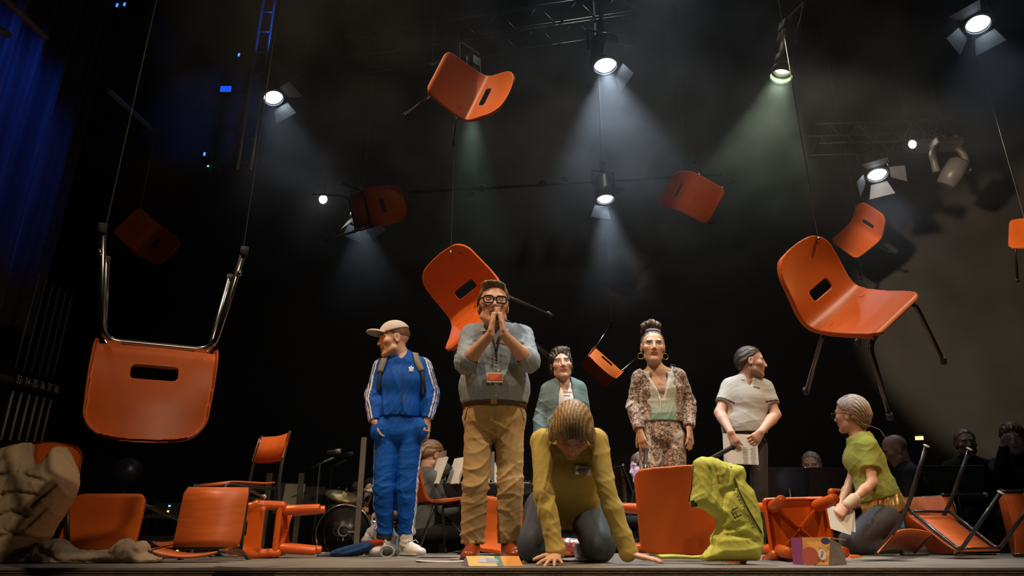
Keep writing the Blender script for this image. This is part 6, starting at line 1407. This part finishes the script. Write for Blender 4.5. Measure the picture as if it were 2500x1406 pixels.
def drum(label, c, r, h, R, shell, head, legs=True, logo=False):
    base = np.array([c[0], c[1], ZF]); t = thing('drum', label, 'drum', base, group='drums of the drum kit')
    MB().lathe([(r, -h / 2), (r, h / 2)], 32, c, R).build('shell', shell, t, True, base)
    for z in (-h / 2, h / 2): MB().lathe([(r * 1.04, z - .012), (r * 1.04, z + .012), (r * .98, z + .012), (r * .98, z - .012), (r * 1.04, z - .012)], 32, c, R, False).build('hoop', CHROME, t, True, base)
    MB().lathe([(r * .99, h / 2 + .002), (0, h / 2 + .004)], 32, c, R).build('drum_head', head, t, True, base)
    for i in range(8):
        q = 2 * math.pi * i / 8; MB().box(c + R @ np.array([r * 1.03 * math.cos(q), r * 1.03 * math.sin(q), 0]), (.02, .02, h * .8), R).build('lug', CHROME, t, False, base)
    if legs:
        for i in range(3): q = 2 * math.pi * i / 3 + .4; MB().tube([c + R @ np.array([r * 1.05 * math.cos(q), r * 1.05 * math.sin(q), 0]), (c[0] + r * 1.1 * math.cos(q), c[1] + r * 1.1 * math.sin(q), ZF + .01)], .008, 6).build('leg', CHROME, t, True, base)
    return t, base
YELL = mat('amber_drum_shell', (.62, .33, .05), .25, coat=.5); HEADW = plain('drum_skin', (.55, .52, .46)); HEADK = mat('black_drum_skin', (.015, .015, .016), .35)
c = W(845, 1302, 6.5); c[2] = max(c[2], ZF + .24); t, base = drum('bass drum with black head and pale logo on it', c, .235, .36, plate_R((.1, -1, 0)), YELL, HEADK, False, True)
Rb = plate_R((.1, -1, 0)); q = c + Rb @ np.array([0, 0, .19]); MB().tube([q + Rb @ np.array([.045 * math.cos(a), .045 * math.sin(a) + .02, 0]) for a in np.linspace(.6, 5.6, 18)], .007, 6).box(q + Rb @ np.array([.075, .012, 0]), (.07, .016, .004), Rb).box(q + Rb @ np.array([.0, -.04, 0]), (.012, .05, .004), Rb).build('logo', plain('pale_logo', (.30, .29, .30)), t, False, base)
drum('amber tom drum above the bass drum', W(855, 1272, 6.65), .15, .16, np.eye(3), YELL, HEADW); drum('snare drum by the cymbal stand', W(925, 1292, 6.6), .17, .12, np.eye(3), mat('snare_steel', (.4, .38, .36), .3, .9), HEADW)
CLEAR = mat('clear_perspex', (.9, .92, .95), .05, trans=1.0, var=0, alpha=.12)
POST = mat('aluminium_post', (.36, .32, .28), .4, .7)
def screen(label, p0, p1, h0, h1):
    base = np.array([p0[0], p0[1], ZF]); t = thing('drum_screen', label, 'screen', base, group='clear drum screens'); a = np.array([p0[0], p0[1], ZF]); b = np.array([p1[0], p1[1], ZF])
    MB().add([a + [0, 0, .02], b + [0, 0, .02], b + [0, 0, h1], a + [0, 0, h0], a + [0, .008, .02], b + [0, .008, .02], b + [0, .008, h1], a + [0, .008, h0]], [(0, 1, 2, 3), (7, 6, 5, 4), (0, 4, 5, 1), (1, 5, 6, 2), (2, 6, 7, 3), (3, 7, 4, 0)]).build('pane', CLEAR, t, False, base)
    for q, h in ((a, h0), (b, h1)): MB().box(q + [0, -.012, h / 2], (.045, .02, h)).build('post', POST, t, False, base)
s0 = W(890, 1068, 6.0); s1 = W(738, 1155, 6.15); s2 = W(660, 1155, 6.3); s3 = W(1085, 1100, 6.6)
screen('clear drum screen panel beside the blue trousers', s0, np.array([s1[0], s1[1], 0]), s0[2] - ZF, s1[2] - ZF); screen('clear drum screen panel at the left end', s1, s2, s1[2] - ZF, s2[2] - ZF); screen('clear screen panel behind the pianist', s3, s3 + [.45, .1, 0], s3[2] - ZF, s3[2] - ZF)
# saxophone
p = [W(x, y, 6.25) for x, y in ((1968, 1140), (1961, 1150), (1958, 1165), (1960, 1185), (1966, 1205), (1974, 1222), (1984, 1228), (1992, 1215), (1994, 1195))]; base = p[0]
t = thing('saxophone', 'saxophone catching blue light in the hands of the hidden player', 'saxophone', base); MB().tube(p, [.006, .008, .012, .016, .022, .030, .034, .042, .055], 12).build('horn', mat('lacquered_brass', (.55, .48, .36), .2, 1.0), t, True, base)
for i in range(5): MB().lathe([(.012, 0), (.012, .006)], 10, lerp(p[2], p[5], i / 4) + [0, -.025, 0], plate_R((0, -1, 0))).build('key', CHROME, t, False, base)
spot('blue_stand_glow', tuple(W(1900, 1180, 5.9)), tuple(W(1970, 1160, 6.3)), 1.2, (.25, .5, 1.0), 60, .6, .03)
# tablet + wind instrument by the woman musician
c = W(1521, 1172, 6.05); base = np.array([c[0], c[1], ZF]); t = thing('tablet_stand', 'glowing tablet on a thin stand before the woman musician', 'tablet', base); R = plate_R((.9, .35, .35)); MB().box(c, (.17, .24, .010), R).build('tablet', BLACK, t, False, base); MB().box(c + R[:, 2] * .006, (.15, .21, .002), R).build('display', mat('tablet_screen', (.1, .1, .2), .4, emit=(.38, .40, 1.0), estr=1.6), t, False, base); MB().tube([c, (c[0], c[1], ZF)], .009, 8).build('post', BLKTUBE, t, True, base)
p = [W(1523, 1133, 6.0), W(1518, 1140, 6.0), W(1522, 1165, 6.0), W(1528, 1240, 6.0)]; base = p[0]; t = thing('bass_clarinet', 'dark wind instrument with silver keys beside the fallen chair', 'instrument', base); MB().tube(p, [.012, .014, .018, .028], 10).build('tube', mat('dark_wood_lacquer', (.05, .025, .02), .25, coat=.5), t, True, base)
for i in range(4): MB().box(lerp(p[1], p[3], .2 + i * .18) + [0, -.022, 0], (.022, .01, .012)).build('key', CHROME, t, False, base)
d = bpy.data.lights.new('tablet_glow', 'SPOT'); d.energy = 1.0; d.color = (.40, .42, 1.0); d.spot_size = 1.6; d.shadow_soft_size = .08; o = bpy.data.objects.new('tablet_glow', d); COL.objects.link(o); o.location = c + R[:, 2] * .02; o.rotation_euler = look_rot(o.location, W(1566, 1142, 6.2))
# equipment table with LEDs at left
c = W(425, 1262, 5.95); base = np.array([c[0], c[1], ZF]); t = thing('equipment_table', 'black equipment table with tiny coloured lights at left', 'table', base)
MB().box(c, (.58, .42, .03)).build('table_top', mat('worn_black_laminate', (.03, .03, .03), .5), t, False, base)
for sx_, sy_ in ((-1, -1), (1, -1), (-1, 1), (1, 1)): MB().tube([c + np.array([sx_ * .26, sy_ * .18, -.01]), (c[0] + sx_ * .28, c[1] + sy_ * .18, ZF)], .016, 8).build('leg', mat('grey_table_leg', (.10, .10, .10), .4, .5), t, True, base)
base2 = c; rk = thing('mixer', 'small black mixer with coloured lights on the equipment table', 'mixer', c + [.05, 0, .062]); MB().box((0, 0, 0), (.34, .26, .09)).build('case', BLACK, rk)
for i, (x, z, cc) in enumerate(((-.04, .02, (.15, .45, 1)), (-.045, -.022, (1, .55, .08)))): MB().box((x, -.133, z), (.012, .006, .012)).build('led', mat('led_%d' % i, (.1, .1, .1), .5, emit=cc, estr=5), rk)
am = thing('amplifier', 'black amplifier with amber and blue lights under the equipment table', 'amplifier', (c[0] + .05, c[1], ZF)); MB().box((0, 0, .22), (.42, .32, .42)).build('case', BLACK, am)
for i in range(4): MB().box((-.02 + i * .032 + (.02 if i > 1 else 0), -.163, .32), (.010, .006, .010)).build('led', mat('amber_led', (.1, .1, .1), .5, emit=(1, .5, .05), estr=5), am)
MB().box((-.04, -.163, .06), (.022, .006, .03)).build('led', mat('bright_blue_led', (.1, .1, .1), .5, emit=(.05, .2, 1), estr=8), am)
# stand-in speaker for an unclear dim shape, violet light put into its colour
c = W(312, 1150, 6.6); base = np.array([c[0], c[1], ZF]); t = thing('standin_speaker', 'dim rounded stand-in speaker with violet light in its colour behind the tipped chair', 'speaker', base); MB().lathe([(.0, -.10), (.10, -.10), (.13, 0), (.10, .10), (0, .10)], 24, c, plate_R((.2, -1, 0))).build('case', mat('painted_violet_light', (.025, .022, .045), .35), t, True, base); MB().tube([c, (c[0], c[1], ZF)], .015, 8).build('post', BLKTUBE, t, True, base)
t = thing('white_label_box', 'small pale box in the dark left of the upright chair', 'box', W(487, 1186, 6.8)); base = W(487, 1186, 6.8); MB().box((0, 0, 0), (.09, .06, .035)).build('case', plain('pale_box', (.42, .40, .42)), t); MB().tube([(0, .02, 0), (0, .02, ZF - base[2])], .014, 8).build('stand', BLKTUBE, t, True)
